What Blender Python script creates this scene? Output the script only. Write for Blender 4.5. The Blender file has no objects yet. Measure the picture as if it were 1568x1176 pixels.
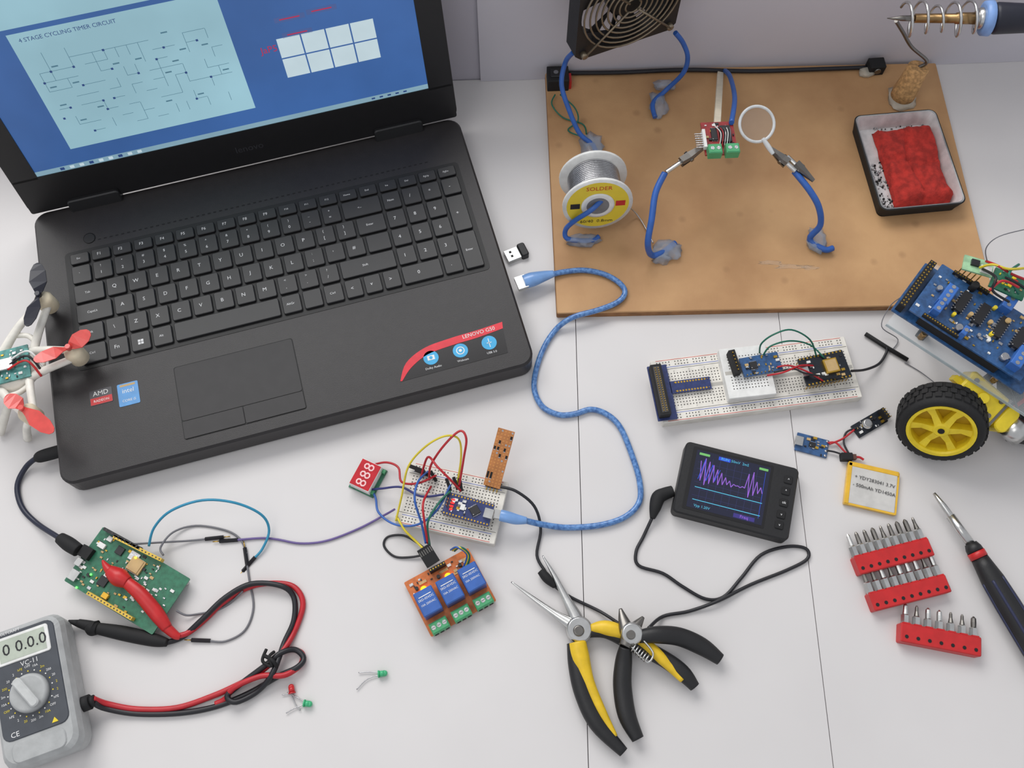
import bpy, bmesh, math, random
from mathutils import Matrix, Vector, noise
random.seed(7)
sin,cos,pi,rad=math.sin,math.cos,math.pi,math.radians
V=Vector
# ---------- survey of the table: recovered camera, converts photo measurements to table coordinates ----------
CAMZ=.70; TH=rad(68); F=1400.0
def ray(u,v):
    x=(u-784)/F; y=(v-588)/F
    return V((x,cos(TH)-y*sin(TH),-sin(TH)-y*cos(TH)))
def P(u,v,z=0.0):
    d=ray(u,v); t=(CAMZ-z)/-d.z
    return V((d.x*t,d.y*t,z))
def PL(M,u,v):
    Mi=M.inverted(); o=Mi@V((0,0,CAMZ)); d=Mi.to_3x3()@ray(u,v); t=-o.z/d.z
    p=o+d*t; return p.x,p.y
def MX(o,x,y,z):
    return Matrix(((x.x,y.x,z.x,o.x),(x.y,y.y,z.y,o.y),(x.z,y.z,z.z,o.z),(0,0,0,1)))
def FRM(A,B):
    x=(B-A); x.z=0; x.normalize(); z=V((0,0,1)); return MX(V((A.x,A.y,0)),x,z.cross(x),z)
def QF(c0,c1,c3,z=0.0):
    A=P(*c0,z);B_=P(*c1,z);C=P(*c3,z); M=FRM(A,B_)
    return M,(B_-A).length,(M.inverted()@C).y
def AX(p0,p1,up=V((0,0,1))):
    p0=V(p0);p1=V(p1); x=(p1-p0).normalized(); y=up.cross(x)
    if y.length<1e-4: y=V((0,1,0)).cross(x)
    y.normalize(); return MX(p0,x,y,x.cross(y)),(p1-p0).length
def T(x,y,z): return Matrix.Translation((x,y,z))
def R(a,ax='Z'): return Matrix.Rotation(a,4,ax)
# ---------- materials ----------
def lin(c): 
    c=c/255.0; return c/12.92 if c<=.04045 else ((c+.055)/1.055)**2.4
def col(rgb,k=1): return tuple(min(1,lin(a)*k) for a in rgb)+(1,)
MC={}
def mat(name,rgb,rough=.5,metal=0,var=.08,scale=120,bump=0,bscale=600,trans=0,es=0,coat=0,rgb2=None,alpha=1,spec=.5,lo=.35,hi=.65):
    if name in MC: return MC[name]
    m=bpy.data.materials.new(name); m.use_nodes=True; nt=m.node_tree; b=nt.nodes['Principled BSDF']
    tc=nt.nodes.new('ShaderNodeTexCoord'); nz=nt.nodes.new('ShaderNodeTexNoise'); nz.inputs['Scale'].default_value=scale; nz.inputs['Detail'].default_value=4
    nt.links.new(tc.outputs['Object'],nz.inputs['Vector'])
    cr=nt.nodes.new('ShaderNodeValToRGB'); cr.color_ramp.elements[0].position=lo; cr.color_ramp.elements[1].position=hi
    cr.color_ramp.elements[0].color=col(rgb,1-var); cr.color_ramp.elements[1].color=col(rgb2) if rgb2 else col(rgb,1+var)
    nt.links.new(nz.outputs['Fac'],cr.inputs['Fac']); nt.links.new(cr.outputs['Color'],b.inputs['Base Color'])
    b.inputs['Roughness'].default_value=rough; b.inputs['Metallic'].default_value=metal
    b.inputs['Transmission Weight'].default_value=trans; b.inputs['Coat Weight'].default_value=coat
    b.inputs['Alpha'].default_value=alpha; b.inputs['Specular IOR Level'].default_value=spec
    if es:
        nt.links.new(cr.outputs['Color'],b.inputs['Emission Color']); b.inputs['Emission Strength'].default_value=es
    if bump:
        n2=nt.nodes.new('ShaderNodeTexNoise'); n2.inputs['Scale'].default_value=bscale; n2.inputs['Detail'].default_value=3
        nt.links.new(tc.outputs['Object'],n2.inputs['Vector'])
        bp=nt.nodes.new('ShaderNodeBump'); bp.inputs['Strength'].default_value=bump; bp.inputs['Distance'].default_value=.001
        nt.links.new(n2.outputs['Fac'],bp.inputs['Height']); nt.links.new(bp.outputs['Normal'],b.inputs['Normal'])
    MC[name]=m; return m
def scr(name,rgb,es=.75,var=.05,scale=25):
    m=mat(name,rgb,rough=.3,var=var,scale=scale,es=es); 
    b=m.node_tree.nodes['Principled BSDF']
    for l in list(b.inputs['Base Color'].links): m.node_tree.links.remove(l)
    b.inputs['Base Color'].default_value=(.01,.01,.012,1); b.inputs['Specular IOR Level'].default_value=.35; return m
black=mat('black_plastic',(26,26,28),.5,bump=.1)
blackm=mat('black_matte',(20,20,22),.75)
deckm=mat('laptop_shell_black',(37,34,35),.42,bump=.12,bscale=1500)
keym=mat('keycap_black',(24,24,26),.4)
welm=mat('keyboard_well',(14,14,15),.5)
white=mat('white_plastic',(225,225,222),.45)
offw=mat('breadboard_plastic',(224,220,211),.5)
hole=mat('socket_hole',(80,78,76),.8)
label=mat('legend_print',(225,225,225),.6)
redl=mat('red_line',(205,70,60),.6); blul=mat('blue_line',(70,100,190),.6)
steel=mat('steel',(205,205,203),.28,1,bump=.05)
dsteel=mat('dark_steel',(125,122,118),.35,1)
tin=mat('tin_solder',(185,185,187),.35,1,bump=.3,bscale=900)
gold=mat('gold_contact',(205,165,70),.35,.9)
brass=mat('brass',(165,135,95),.35,1)
redp=mat('red_plastic',(192,36,38),.4)
red2=mat('red_insulation',(182,32,42),.4)
yel=mat('yellow_plastic',(232,206,42),.42)
yelg=mat('yellow_grip',(222,184,34),.45)
bluw=mat('blue_insulation',(46,94,172),.4)
blkw=mat('black_insulation',(24,24,30),.45)
purw=mat('purple_insulation',(105,88,145),.45)
gryw=mat('grey_insulation',(110,110,115),.45)
tealw=mat('teal_insulation',(45,140,175),.45)
grnw=mat('green_insulation',(25,105,85),.45)
yelw=mat('yellow_insulation',(215,195,50),.45)
usbm=mat('translucent_blue_cable',(62,112,180),.3,var=.25,scale=400,rgb2=(102,148,204),coat=.3)
usbd=mat('translucent_blue_boot',(115,156,210),.3,trans=.0,coat=.3)
glueb=mat('hot_glue_milky',(172,184,200),.3,bump=.5,bscale=200,coat=.3,alpha=.45)
glue=mat('hot_glue_clear',(215,208,192),.3,bump=.4,bscale=200,alpha=.6)
pcbg=mat('pcb_green',(40,108,80),.35,var=.2,scale=300,coat=.3)
pcbb=mat('pcb_blue',(46,84,130),.35,var=.25,scale=300,coat=.3)
pcbn=mat('pcb_navy',(42,54,102),.35,var=.2,scale=300)
pcbk=mat('pcb_black',(22,28,36),.35,var=.2,scale=300)
pcbo=mat('pcb_orange',(200,108,50),.4,var=.15,scale=300,coat=.2)
pcbp=mat('perfboard_brown',(188,122,68),.5,var=.15)
chip=mat('chip_epoxy',(30,30,33),.45)
relb=mat('relay_blue',(56,98,172),.35)
grnt=mat('terminal_green',(72,156,106),.4)
blut=mat('terminal_blue',(56,106,182),.4)
ceram=mat('ceramic_tan',(190,160,110),.5)
ledo=mat('led_orange_glow',(255,165,20),.4,es=2.4)
ledr=mat('led_red_glow',(255,30,30),.4,es=2.5)
ledg=mat('led_green_lens',(80,205,145),.25,trans=.3)
ledrd=mat('led_red_lens',(215,45,50),.25,trans=.3)
cork=mat('cork',(190,148,98),.85,var=.3,scale=350,bump=.4)
wood=mat('pale_wood',(222,212,190),.7,var=.08)
acry=mat('clear_acrylic',(225,232,235),.08,var=0,alpha=.2)
lens=mat('clear_lens',(235,240,240),.03,var=0,alpha=.05,spec=.3)
pearl=mat('battery_foil',(208,206,202),.35,.25,bump=.12,bscale=150)
kapt=mat('kapton_tape',(224,176,44),.3,coat=.4)
rubber=mat('tyre_rubber',(27,27,28),.75,bump=.2)
# ---------- mesh builder ----------
TXT={}
def txtmesh(s):
    if s in TXT: return TXT[s]
    cu=bpy.data.curves.new('t','FONT'); cu.body=s; cu.size=1; cu.align_x='CENTER'; cu.align_y='CENTER'; cu.resolution_u=2
    ob=bpy.data.objects.new('t',cu); bpy.context.scene.collection.objects.link(ob); bpy.context.view_layer.update()
    me=bpy.data.meshes.new_from_object(ob)
    r=([v.co.copy() for v in me.vertices],[tuple(p.vertices) for p in me.polygons])
    bpy.data.objects.remove(ob); bpy.data.meshes.remove(me); bpy.data.curves.remove(cu); TXT[s]=r; return r
def rr(x0,x1,y0,y1,r,z,seg=4):
    r=max(0,min(r,abs(x1-x0)/2.001,abs(y1-y0)/2.001))
    if r<=0: return [V((x0,y0,z)),V((x1,y0,z)),V((x1,y1,z)),V((x0,y1,z))]
    out=[]
    for cx,cy,a in((x0+r,y0+r,pi),(x1-r,y0+r,1.5*pi),(x1-r,y1-r,0),(x0+r,y1-r,.5*pi)):
        for i in range(seg+1):
            t=a+i/seg*pi/2; out.append(V((cx+r*cos(t),cy+r*sin(t),z)))
    return out
def cat(pts,k):
    if len(pts)<3 or k<2: return pts
    o=[]; n=len(pts)
    for i in range(n-1):
        a=pts[max(i-1,0)];b=pts[i];c=pts[i+1];d=pts[min(i+2,n-1)]
        for j in range(k):
            t=j/k; o.append(.5*((2*b)+(c-a)*t+(2*a-5*b+4*c-d)*t*t+(3*b-a-3*c+d)*t**3))
    o.append(pts[-1]); return o
IDN=Matrix()
class B:
    def __init__(s,name,M=None):
        s.n=name; s.bm=bmesh.new(); s.ms=[]; s.M=M.copy() if M else Matrix()
    def mi(s,m):
        if m not in s.ms: s.ms.append(m)
        return s.ms.index(m)
    def loft(s,rings,m,caps=True,smooth=False,closed=False):
        i=s.mi(m); R_=[[s.bm.verts.new(s.M@p) for p in r] for r in rings]; n=len(R_[0])
        prs=list(zip(R_[:-1],R_[1:]))+([(R_[-1],R_[0])] if closed else [])
        for a,b in prs:
            for k in range(n):
                f=s.bm.faces.new((a[k],a[(k+1)%n],b[(k+1)%n],b[k])); f.material_index=i; f.smooth=smooth
        if caps and not closed:
            for r in(R_[0],R_[-1]):
                f=s.bm.faces.new(r); f.material_index=i
    def box(s,x0,x1,y0,y1,z0,z1,m,r=0,ch=0,seg=4):
        rings=[rr(x0,x1,y0,y1,r,z0,seg)]
        if ch>0:
            rings.append(rr(x0,x1,y0,y1,r,z1-ch,seg)); rings.append(rr(x0+ch,x1-ch,y0+ch,y1-ch,max(r-ch,1e-5) if r>0 else 0,z1,seg))
        else: rings.append(rr(x0,x1,y0,y1,r,z1,seg))
        s.loft(rings,m)
    def cbox(s,x,y,w,h,z0,z1,m,r=0,ch=0,rot=0):
        o=s.M; s.M=o@T(x,y,0)@R(rot); s.box(-w/2,w/2,-h/2,h/2,z0,z1,m,r,ch); s.M=o
    def L(s,u,v,z=0): return s.M.inverted()@P(u,v,z)
    def lathe(s,p0,d,prof,m,n=24,smooth=True,caps=True):
        d=V(d).normalized(); a=V((0,0,1)) if abs(d.z)<.9 else V((1,0,0)); x=d.cross(a).normalized(); y=d.cross(x); p0=V(p0)
        s.loft([[p0+d*h+(x*cos(2*pi*k/n)+y*sin(2*pi*k/n))*r for k in range(n)] for h,r in prof],m,caps,smooth)
    def cyl(s,p0,p1,r0,m,r1=None,n=16,smooth=True):
        p0=V(p0);p1=V(p1); s.lathe(p0,p1-p0,[(0,r0),((p1-p0).length,r0 if r1 is None else r1)],m,n,smooth)
    def tube(s,pts,r,m,n=8,flat=1,k=6,smooth=True,closed=False):
        pts=[V(p) for p in pts]; rs=list(r) if isinstance(r,(list,tuple)) else [r]*len(pts)
        q=cat([V((p.x,p.y,p.z,w)) for p,w in zip(pts,rs)],k) if len(pts)>2 else [V((p.x,p.y,p.z,w)) for p,w in zip(pts,rs)]
        C=[V(a[:3]) for a in q]; rings=[]; N=len(C); side=None
        if s.M==IDN:
            for i in range(N): C[i].z=max(C[i].z,q[i][3]*flat+.0001)
        for i in range(N):
            t=(C[(i+1)%N]-C[i-1]) if closed else (C[min(i+1,N-1)]-C[max(i-1,0)])
            if t.length<1e-9: t=V((1,0,0))
            t.normalize()
            if flat!=1 or side is None:
                sd=V((0,0,1)).cross(t)
                if sd.length<.05: sd=V((0,1,0)).cross(t)
            else: sd=side-t*side.dot(t)
            sd.normalize(); side=sd; up=t.cross(sd); w=q[i][3]
            rings.append([C[i]+sd*cos(2*pi*j/n)*w+up*sin(2*pi*j/n)*w*flat for j in range(n)])
        s.loft(rings,m,True,smooth,closed)
    def ring(s,c,nrm,Rr,r,m,n=32,k=6):
        d=V(nrm).normalized(); a=V((0,0,1)) if abs(d.z)<.9 else V((1,0,0)); x=d.cross(a).normalized(); y=d.cross(x); c=V(c)
        rings=[]
        for i in range(n):
            e=x*cos(2*pi*i/n)+y*sin(2*pi*i/n)
            rings.append([c+e*(Rr+r*cos(2*pi*j/k))+d*r*sin(2*pi*j/k) for j in range(k)])
        s.loft(rings,m,False,True,True)
    def ball(s,c,r,m,n=12,wob=0):
        c=V(c); r=r if isinstance(r,(tuple,list)) else (r,r,r); rings=[]
        for i in range(1,8):
            t=pi*i/8; ring=[]
            for j in range(n):
                d=V((sin(t)*cos(2*pi*j/n),sin(t)*sin(2*pi*j/n),-cos(t))); w=1+wob*noise.noise(d*2+c*300)
                ring.append(c+V((d.x*r[0]*w,d.y*r[1]*w,d.z*r[2])))
            rings.append(ring)
        s.loft(rings,m,True,True)
    def flat(s,pts,z,m):
        f=s.bm.faces.new([s.bm.verts.new(s.M@V((p[0],p[1],z))) for p in pts]); f.material_index=s.mi(m)
    def rect(s,x0,x1,y0,y1,z,m): s.flat([(x0,y0),(x1,y0),(x1,y1),(x0,y1)],z,m)
    def disc(s,x,y,r,z,m,n=24): s.flat([(x+r*cos(2*pi*k/n),y+r*sin(2*pi*k/n)) for k in range(n)],z,m)
    def prism(s,pts,z0,z1,m): s.loft([[V((x,y,z0)) for x,y in pts],[V((x,y,z1)) for x,y in pts]],m)
    def text(s,t,x,y,z,size,m,rot=0):
        vs,fs=txtmesh(t); i=s.mi(m); Mx=s.M@T(x,y,z)@R(rot)@Matrix.Scale(size,4)
        nv=[s.bm.verts.new(Mx@v) for v in vs]
        for f in fs:
            try: q=s.bm.faces.new([nv[k] for k in f]); q.material_index=i
            except ValueError: pass
    def done(s,recalc=True):
        if recalc: bmesh.ops.recalc_face_normals(s.bm,faces=[f for f in s.bm.faces])
        me=bpy.data.meshes.new(s.n); 
        vs=[v.co for v in s.bm.verts]; c=V([ (min(v[i] for v in vs)+max(v[i] for v in vs))/2 for i in range(3)])
        c.z=min(v.z for v in vs)
        bmesh.ops.translate(s.bm,verts=s.bm.verts[:],vec=-c)
        s.bm.to_mesh(me); s.bm.free()
        for m in s.ms: me.materials.append(m)
        ob=bpy.data.objects.new(s.n,me); ob.location=c; bpy.context.scene.collection.objects.link(ob); return ob
def wire(name,pts,r,m,n=8,ends=None,endm=None):
    b=B(name); W=[P(p[0],p[1],p[2] if len(p)>2 else r) for p in pts]; b.tube(W,r,m,n)
    if ends:
        for a,c in(((W[0],W[1]) if ends[0] else (None,None)),((W[-1],W[-2]) if ends[1] else (None,None))):
            if a is None: continue
            d=(a-c).normalized(); b.cyl(a-d*.002,a+d*.012,.0015,endm or blkw,n=4,smooth=False); b.cyl(a+d*.012,a+d*.017,.0004,gold,n=6)
    return b.done()
def header(b,x0,y0,x1,y1,n,z,m=None,hh=.0085,pins=True):
    m=m or blackm; p0=V((x0,y0,0));p1=V((x1,y1,0)); o=b.M; A,l=AX(p0,p1); b.M=o@A
    b.box(0,l,-.00125,.00125,z,z+hh,m)
    for i in range(n):
        x=(i+.5)*l/n; b.box(x-.0005,x+.0005,-.0005,.0005,z+hh,z+hh+.0002,gold if pins else hole)
    b.M=o
def smd(b,x0,x1,y0,y1,z,n,ms=None,seed=1):
    rnd=random.Random(seed); ms=ms or [chip,ceram,tin,white,gold]
    for _ in range(n):
        x=rnd.uniform(x0,x1);y=rnd.uniform(y0,y1); w,h=rnd.choice([(.0016,.0009),(.0009,.0016),(.002,.0013),(.003,.002)])
        b.cbox(x,y,w,h,z,z+rnd.uniform(.0005,.0012),rnd.choice(ms))
def ic(b,x,y,w,h,z,m=None,rot=0,legs=6,hh=.0016):
    o=b.M; b.M=o@T(x,y,0)@R(rot); b.box(-w/2,w/2,-h/2,h/2,z+.0003,z+hh,m or chip,0,.0002)
    for i in range(legs):
        xx=-w/2+(i+.5)*w/legs
        b.box(xx-w/legs*.22,xx+w/legs*.22,-h/2-.0008,-h/2,z,z+hh*.5,tin); b.box(xx-w/legs*.22,xx+w/legs*.22,h/2,h/2+.0008,z,z+hh*.5,tin)
    b.disc(-w/2+.001,-h/2+.001,.0003,z+hh+.0001,label,8); b.M=o
def croc(b,p0,p1,w=.005):  # jaw tip p0 -> tail p1
    o=b.M; A,l=AX(p0,p1); b.M=o@A
    for sg in(1,-1):
        b.loft([[V((x,-wy_,z0*sg)),V((x,wy_,z0*sg)),V((x,wy_*.7,z1*sg)),V((x,-wy_*.7,z1*sg))] for x,wy_,z0,z1 in((0,w*.22,.0002,.0012),(l*.3,w*.35,.0002,.0028),(l*.5,w*.5,.0006,.0035),(l*.68,w*.45,.001,.0045))],dsteel)
    b.loft([[V((x,wy_*cos(t),wy_*sin(t))) for t in[2*pi*i/10 for i in range(10)]] for x,wy_ in((l*.5,.0018),(l,.0021))],steel)
    b.cyl((l*.5,-w*.6,0),(l*.5,w*.6,0),.0016,dsteel,n=10)
    for i in range(4): b.box(l*(.04+.06*i),l*(.065+.06*i),-w*.22,w*.22,-.0006,.0006,dsteel)
    b.M=o
# ---------- room ----------
tabm=mat('white_laminate',(213,210,209),.38,var=.03,scale=6,bump=.03,bscale=60,spec=.45)
wallm=mat('wall_paint_lilac',(190,186,196),.7,var=.04,scale=5)
def wy(x): return .5984+.0462*x
b=B('table')
for a,c in((-1.0,.0537),(.0543,.2267),(.2273,1.0)):
    b.prism([(a,-.35),(c,-.35),(c,wy(c)-.001),(a,wy(a)-.001)],-.018,0,tabm)
b.prism([(-.99,-.34),(.99,-.34),(.99,wy(.9)-.03),(-.99,wy(-.99)-.03)],-.035,-.0185,tabm)
for x in(-.93,.93):
    for y in(-.28,.48): b.box(x-.025,x+.025,y-.025,y+.025,-.75,-.035,tabm,.004)
b.done()
b=B('floor'); b.box(-2,2,-1.5,1.2,-.80,-.75,mat('floor_laminate',(150,125,100),.5,var=.15,scale=8)); b.done()
b=B('wall_back'); b.prism([(-1.6,wy(-1.6)),(1.6,wy(1.6)),(1.6,1.0),(-1.6,1.0)],-.749,.17,wallm)
b.box(-1.6,1.6,.95,1.0,.17,.30,wallm); b.box(-1.6,-1.23,.95,1.0,.30,1.8,wallm); b.box(1.23,1.6,.95,1.0,.30,1.8,wallm); b.box(-1.6,1.6,.95,1.0,1.5,1.8,wallm)
b.done()
b=B('window_1')
for x in(-1.2,-.4,.4,1.2): b.box(x-.02,x+.02,.955,.99,.341,1.46,white,.003)
for z in(.301,1.459): b.box(-1.22,1.22,.955,.99,z,z+.04,white,.003)
b.done()
b=B('paper_sheet'); p=P(736,128); q=V((.75,wy(.75)-.003,0)); A=FRM(V((p.x,wy(p.x)-.003,0)),q); b.M=A
b.box(0,.72,-.0004,.0004,.0002,.168,mat('lilac_paper',(202,199,207),.7,var=.03,scale=6)); b.done()
# ---------- laptop ----------
M=FRM(P(112,757),P(820,571)); Wd=(P(820,571)-P(112,757)).length
b=B('laptop',M); ZT=.022
Mt=M@T(0,0,ZT)
D=PL(Mt,703,183)[1]
b.box(0,Wd,0,D+.004,.002,ZT,deckm,.012,.0018,6)
for x in(.03,Wd-.03):
    for y in(.02,D-.02): b.box(x-.012,x+.012,y-.004,y+.004,0,.002,rubber,.003)
kTL=PL(Mt,100,398);kTR=PL(Mt,690,250);kBR=PL(Mt,750,406);kBL=PL(Mt,134,562)
x0=(kTL[0]+kBL[0])/2;x1=(kTR[0]+kBR[0])/2;y1=(kTL[1]+kTR[1])/2;y0=(kBL[1]+kBR[1])/2
b.box(x0-.004,x1+.003,y0-.003,y1+.003,ZT,ZT+.0003,welm,.004)
U=(x1-x0)/19; H=(y1-y0)/5.65
def key(cx,cy,w,h,t='',sz=.0046,sub=''):
    b.box(cx+.0011,cx+w-.0011,cy+.0011,cy+h-.0011,ZT+.0003,ZT+.0026,keym,.0016,.0005,3)
    if t: b.text(t,cx+w*(.42 if len(t)<3 else .45),cy+h*(.5 if not sub else .36),ZT+.0027,(sz if len(t)<3 else sz*.62)*(1 if not sub else .85),label)
    if sub: b.text(sub,cx+w*.42,cy+h*.7,ZT+.0027,sz*.7,label)
rows=[[('`',1)]+[(c,1) for c in '1234567890-=']+[('<--',2)],
 [('Tab',1.5)]+[(c,1) for c in 'QWERTYUIOP[]']+[('Enter',1.5)],
 [('CapsLk',1.75)]+[(c,1) for c in "ASDFGHJKL;'#"]+[('',1.25)],
 [('Shift',1.25)]+[(c,1) for c in '\\ZXCVBNM,./']+[('Shift',2.75)],
 [('Ctrl',1.25),('Fn',1),('',1),('Alt',1),('',5),('AltGr',1),('',1),('Ctrl',1),('<',.917),('v',.917),('>',.916)]]
subs=dict(zip('1234567890-=','!"#$%^&*()_+')); subs.update({';':':','[':'{',']':'}',',':'<','.':'>','/':'?'})
fr=['Esc']+['F%d'%i for i in range(1,13)]+['Home','End','Ins','Del','PgUp','PgDn']
for i,t in enumerate(fr): key(x0+i*U,y1-H*.65,U,H*.65,t,.0038)
for ri,row in enumerate(rows):
    x=x0
    for t,w in row: key(x,y1-H*(1.65+ri),w*U,H,t,sub=subs.get(t,'') if ri<4 else ''); x+=w*U
npd=[['Num','/','*','-'],['7','8','9'],['4','5','6'],['1','2','3']]
for ri,row in enumerate(npd):
    for ci,t in enumerate(row): key(x0+(15+ci)*U,y1-H*(1.65+ri),U,H,t)
key(x0+18*U,y1-H*3.65,U,2*H,'+'); key(x0+18*U,y1-H*5.65,U,2*H,'Enter'); key(x0+15*U,y1-H*5.65,2*U,H,'0'); key(x0+17*U,y1-H*5.65,U,H,'.')
p=(x0+2.75*U,y1-H*5.2)
for dx in(-.0012,.0012):
    for dy in(-.0012,.0012): b.rect(p[0]+dx-.001,p[0]+dx+.001,p[1]+dy-.001,p[1]+dy+.001,ZT+.0028,label)
for i in range(60): b.rect(x0+.02+i*(x1-x0-.04)/60,x0+.0225+i*(x1-x0-.04)/60,y1+.009,y1+.0102,ZT+.0001,blackm)
a=PL(Mt,283,676);c=PL(Mt,470,624);e=PL(Mt,266,563)
tx0,tx1,ty0,ty1=a[0],c[0],(a[1]+c[1])/2,e[1]
gl=mat('touchpad_groove',(12,12,12),.6); tpm=mat('touchpad',(40,38,39),.5)
b.box(tx0,tx1,ty0,ty1,ZT,ZT+.0002,gl,.002); b.box(tx0+.0007,tx1-.0007,ty0+.016,ty1-.0007,ZT,ZT+.0005,tpm,.002)
mx=(tx0+tx1)/2
b.box(tx0+.0007,mx-.0004,ty0+.0007,ty0+.0153,ZT,ZT+.0008,tpm,.001); b.box(mx+.0004,tx1-.0007,ty0+.0007,ty0+.0153,ZT,ZT+.0008,tpm,.001)
q=PL(Mt,155,607); b.box(q[0]-.0088,q[0]+.0088,q[1]-.0065,q[1]+.0065,ZT,ZT+.0003,mat('sticker_dark',(50,50,56),.3),.0008)
b.text('AMD',q[0],q[1]+.003,ZT+.0004,.0056,white); b.box(q[0]-.0085,q[0]+.0085,q[1]-.0062,q[1]-.0003,ZT,ZT+.00035,redp); b.text('RADEON',q[0],q[1]-.0033,ZT+.0004,.003,white)
q=PL(Mt,197,603); b.box(q[0]-.0082,q[0]+.0082,q[1]-.0098,q[1]+.0098,ZT,ZT+.0003,mat('sticker_blue',(75,145,205),.3),.001)
b.text('intel',q[0],q[1]+.003,ZT+.0004,.0055,white); b.text('CORE i5',q[0],q[1]-.0055,ZT+.0004,.003,white); b.rect(q[0]-.006,q[0]+.006,q[1]+.007,q[1]+.0088,ZT+.00035,ceram)
zz=ZT+.0004
outer=[PL(Mt,*p) for p in[(613,584),(622,556),(650,533),(690,518),(730,506),(769,493)]]
inner=[PL(Mt,*p) for p in[(770,503),(732,517),(692,529),(655,543),(630,563),(616,584)]]
def cat2(l): return [(p.x,p.y) for p in cat([V((a,c,0)) for a,c in l],5)]
redst=mat('decal_red',(218,32,52),.3)
b.flat(cat2(inner)+[PL(Mt,778,540)],ZT+.0002,mat('decal_black',(24,22,24),.25))
O=cat2(outer); I=cat2(inner)[::-1]
for k in range(len(O)-1): b.flat([O[k],O[k+1],I[k+1],I[k]],zz,redst)
q=PL(Mt,731,510); b.text('LENOVO G50',q[0]+.001,q[1]-.0002,zz+.0002,.0046,white,rad(2))
cy=mat('decal_cyan',(55,165,215),.3)
for (u,v),t in zip(((660,548),(705,537),(749,525)),('Dolby Audio','Webcam','USB 3.0')):
    q=PL(Mt,u,v); b.disc(q[0],q[1],.0062,zz,cy); b.text(t,q[0],q[1]-.0088,zz,.0026,label)
q=PL(Mt,660,548); b.rect(q[0]-.003,q[0]+.003,q[1]-.002,q[1]+.002,zz+.0001,white); b.disc(q[0],q[1],.0014,zz+.0002,cy)
q=PL(Mt,705,537); b.disc(q[0],q[1],.0035,zz+.0001,white); b.disc(q[0],q[1],.0027,zz+.0002,cy); b.disc(q[0],q[1],.0013,zz+.0003,white)
q=PL(Mt,749,525); b.rect(q[0]-.0003,q[0]+.0003,q[1]-.004,q[1]+.004,zz+.0001,white); b.rect(q[0]-.002,q[0]+.002,q[1]-.0003,q[1]+.0003,zz+.0001,white)
q=PL(Mt,137,365); b.lathe((q[0],q[1],ZT),(0,0,1),[(0,.005),(.0006,.005),(.0008,.0042)],black,24)
b.box(Wd-.001,Wd+.0002,.10,.114,.008,.014,steel); b.box(Wd-.001,Wd+.0002,.06,.075,.008,.014,dsteel)
ML=M@T(0,D+.002,ZT+.002)@R(rad(75),'X'); b.M=ML
b.box(0,Wd,.0,.258,-.008,-.0005,deckm,.008,0,5)
s0=PL(ML,60,275);s1=PL(ML,655,130)
sx0,sx1=s0[0],s1[0]; sy=(s0[1]+s1[1])/2; sy1=sy+.19
bz=mat('bezel_black',(20,19,21),.35)
b.box(.001,Wd-.001,.001,sy,-.001,.0012,bz,.002); b.box(.001,Wd-.001,sy1,.256,-.001,.0012,bz,.002)
b.box(.001,sx0,sy-.002,sy1+.002,-.001,.0012,bz); b.box(sx1,Wd-.001,sy-.002,sy1+.002,-.001,.0012,bz)
for x in(.055,Wd-.055): b.box(x-.022,x+.022,-.006,.008,-.006,.005,black,.003,.001)
b.text('lenovo',Wd/2+.005,sy*.5,.0013,.009,mat('logo_grey',(50,50,54),.3))
b.rect(sx0,sx1,sy,sy1,.0001,scr('screen_blue',(62,104,168),.78,.15,8))
z=.0003
panel=scr('screen_panel',(158,200,214),.85,.12,7); dk=scr('screen_line',(88,132,152)); wh=scr('screen_white',(206,226,234),.85); tb=scr('screen_taskbar',(145,182,200)); rs=scr('screen_red',(200,50,90)); db=scr('screen_navy',(45,75,135))
p=PL(ML,100,234);q=PL(ML,390,161);t=PL(ML,20,52)
px0,px1,py0=p[0],q[0],(p[1]+q[1])/2; px0=(px0+t[0])/2; py1=t[1]
b.rect(px0,px1,py0,py1,z,panel)
b.rect(sx0,px1-.03,py1+.004,sy1,z,panel)
b.text('4 STAGE CYCLING TIMER CIRCUIT',px0+.042,py1-.006,z+.0001,.0046,db)
rn=random.Random(11)
NX=16; NY=9; gx=[px0+.008+i*(px1-px0-.016)/NX for i in range(NX+1)]; gy=[py0+.012+j*(py1-py0-.030)/NY for j in range(NY+1)]
for i in range(NX):
    for j in range(NY):
        if rn.random()<.45: b.rect(gx[i],gx[i+1],gy[j],gy[j]+.00035,z+.0001,dk)
        if rn.random()<.38: b.rect(gx[i],gx[i]+.00035,gy[j],gy[j+1],z+.0001,dk)
        if rn.random()<.14: b.rect(gx[i]-.0009,gx[i]+.0009,gy[j]-.0009,gy[j]+.0009,z+.00015,db)
        if rn.random()<.12: b.rect(gx[i]+.002,gx[i]+.007,gy[j]+.003,gy[j]+.0042,z+.00015,dk)
g0=PL(ML,440,120);g1=PL(ML,584,86);g2=PL(ML,427,58)
gw=(g1[0]-g0[0])/4; gh=(g2[1]-g0[1])/2
for i in range(4):
    for j in range(2): b.rect(g0[0]+i*gw+.0006,g0[0]+(i+1)*gw-.0006,g0[1]+j*gh+.0006,g0[1]+(j+1)*gh-.0006,z,wh)
q=PL(ML,412,76); b.text('JaP5',q[0],q[1],z,.008,rs)
for (u,v) in((443,27),(492,14),(455,50)):
    q=PL(ML,u,v); b.rect(q[0]-.012,q[0]+.012,q[1]-.0022,q[1]+.0022,z,scr('screen_tab',(80,105,165)))
    b.rect(q[0]-.008,q[0]+.008,q[1]-.0005,q[1]+.0005,z+.0001,rs)
b.rect(sx0,sx1,sy,sy+.0045,z,tb)
for i in range(9): b.rect(sx0+.02+i*.008,sx0+.0235+i*.008,sy+.001,sy+.0036,z+.0001,wh if i%3 else db)
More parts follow.
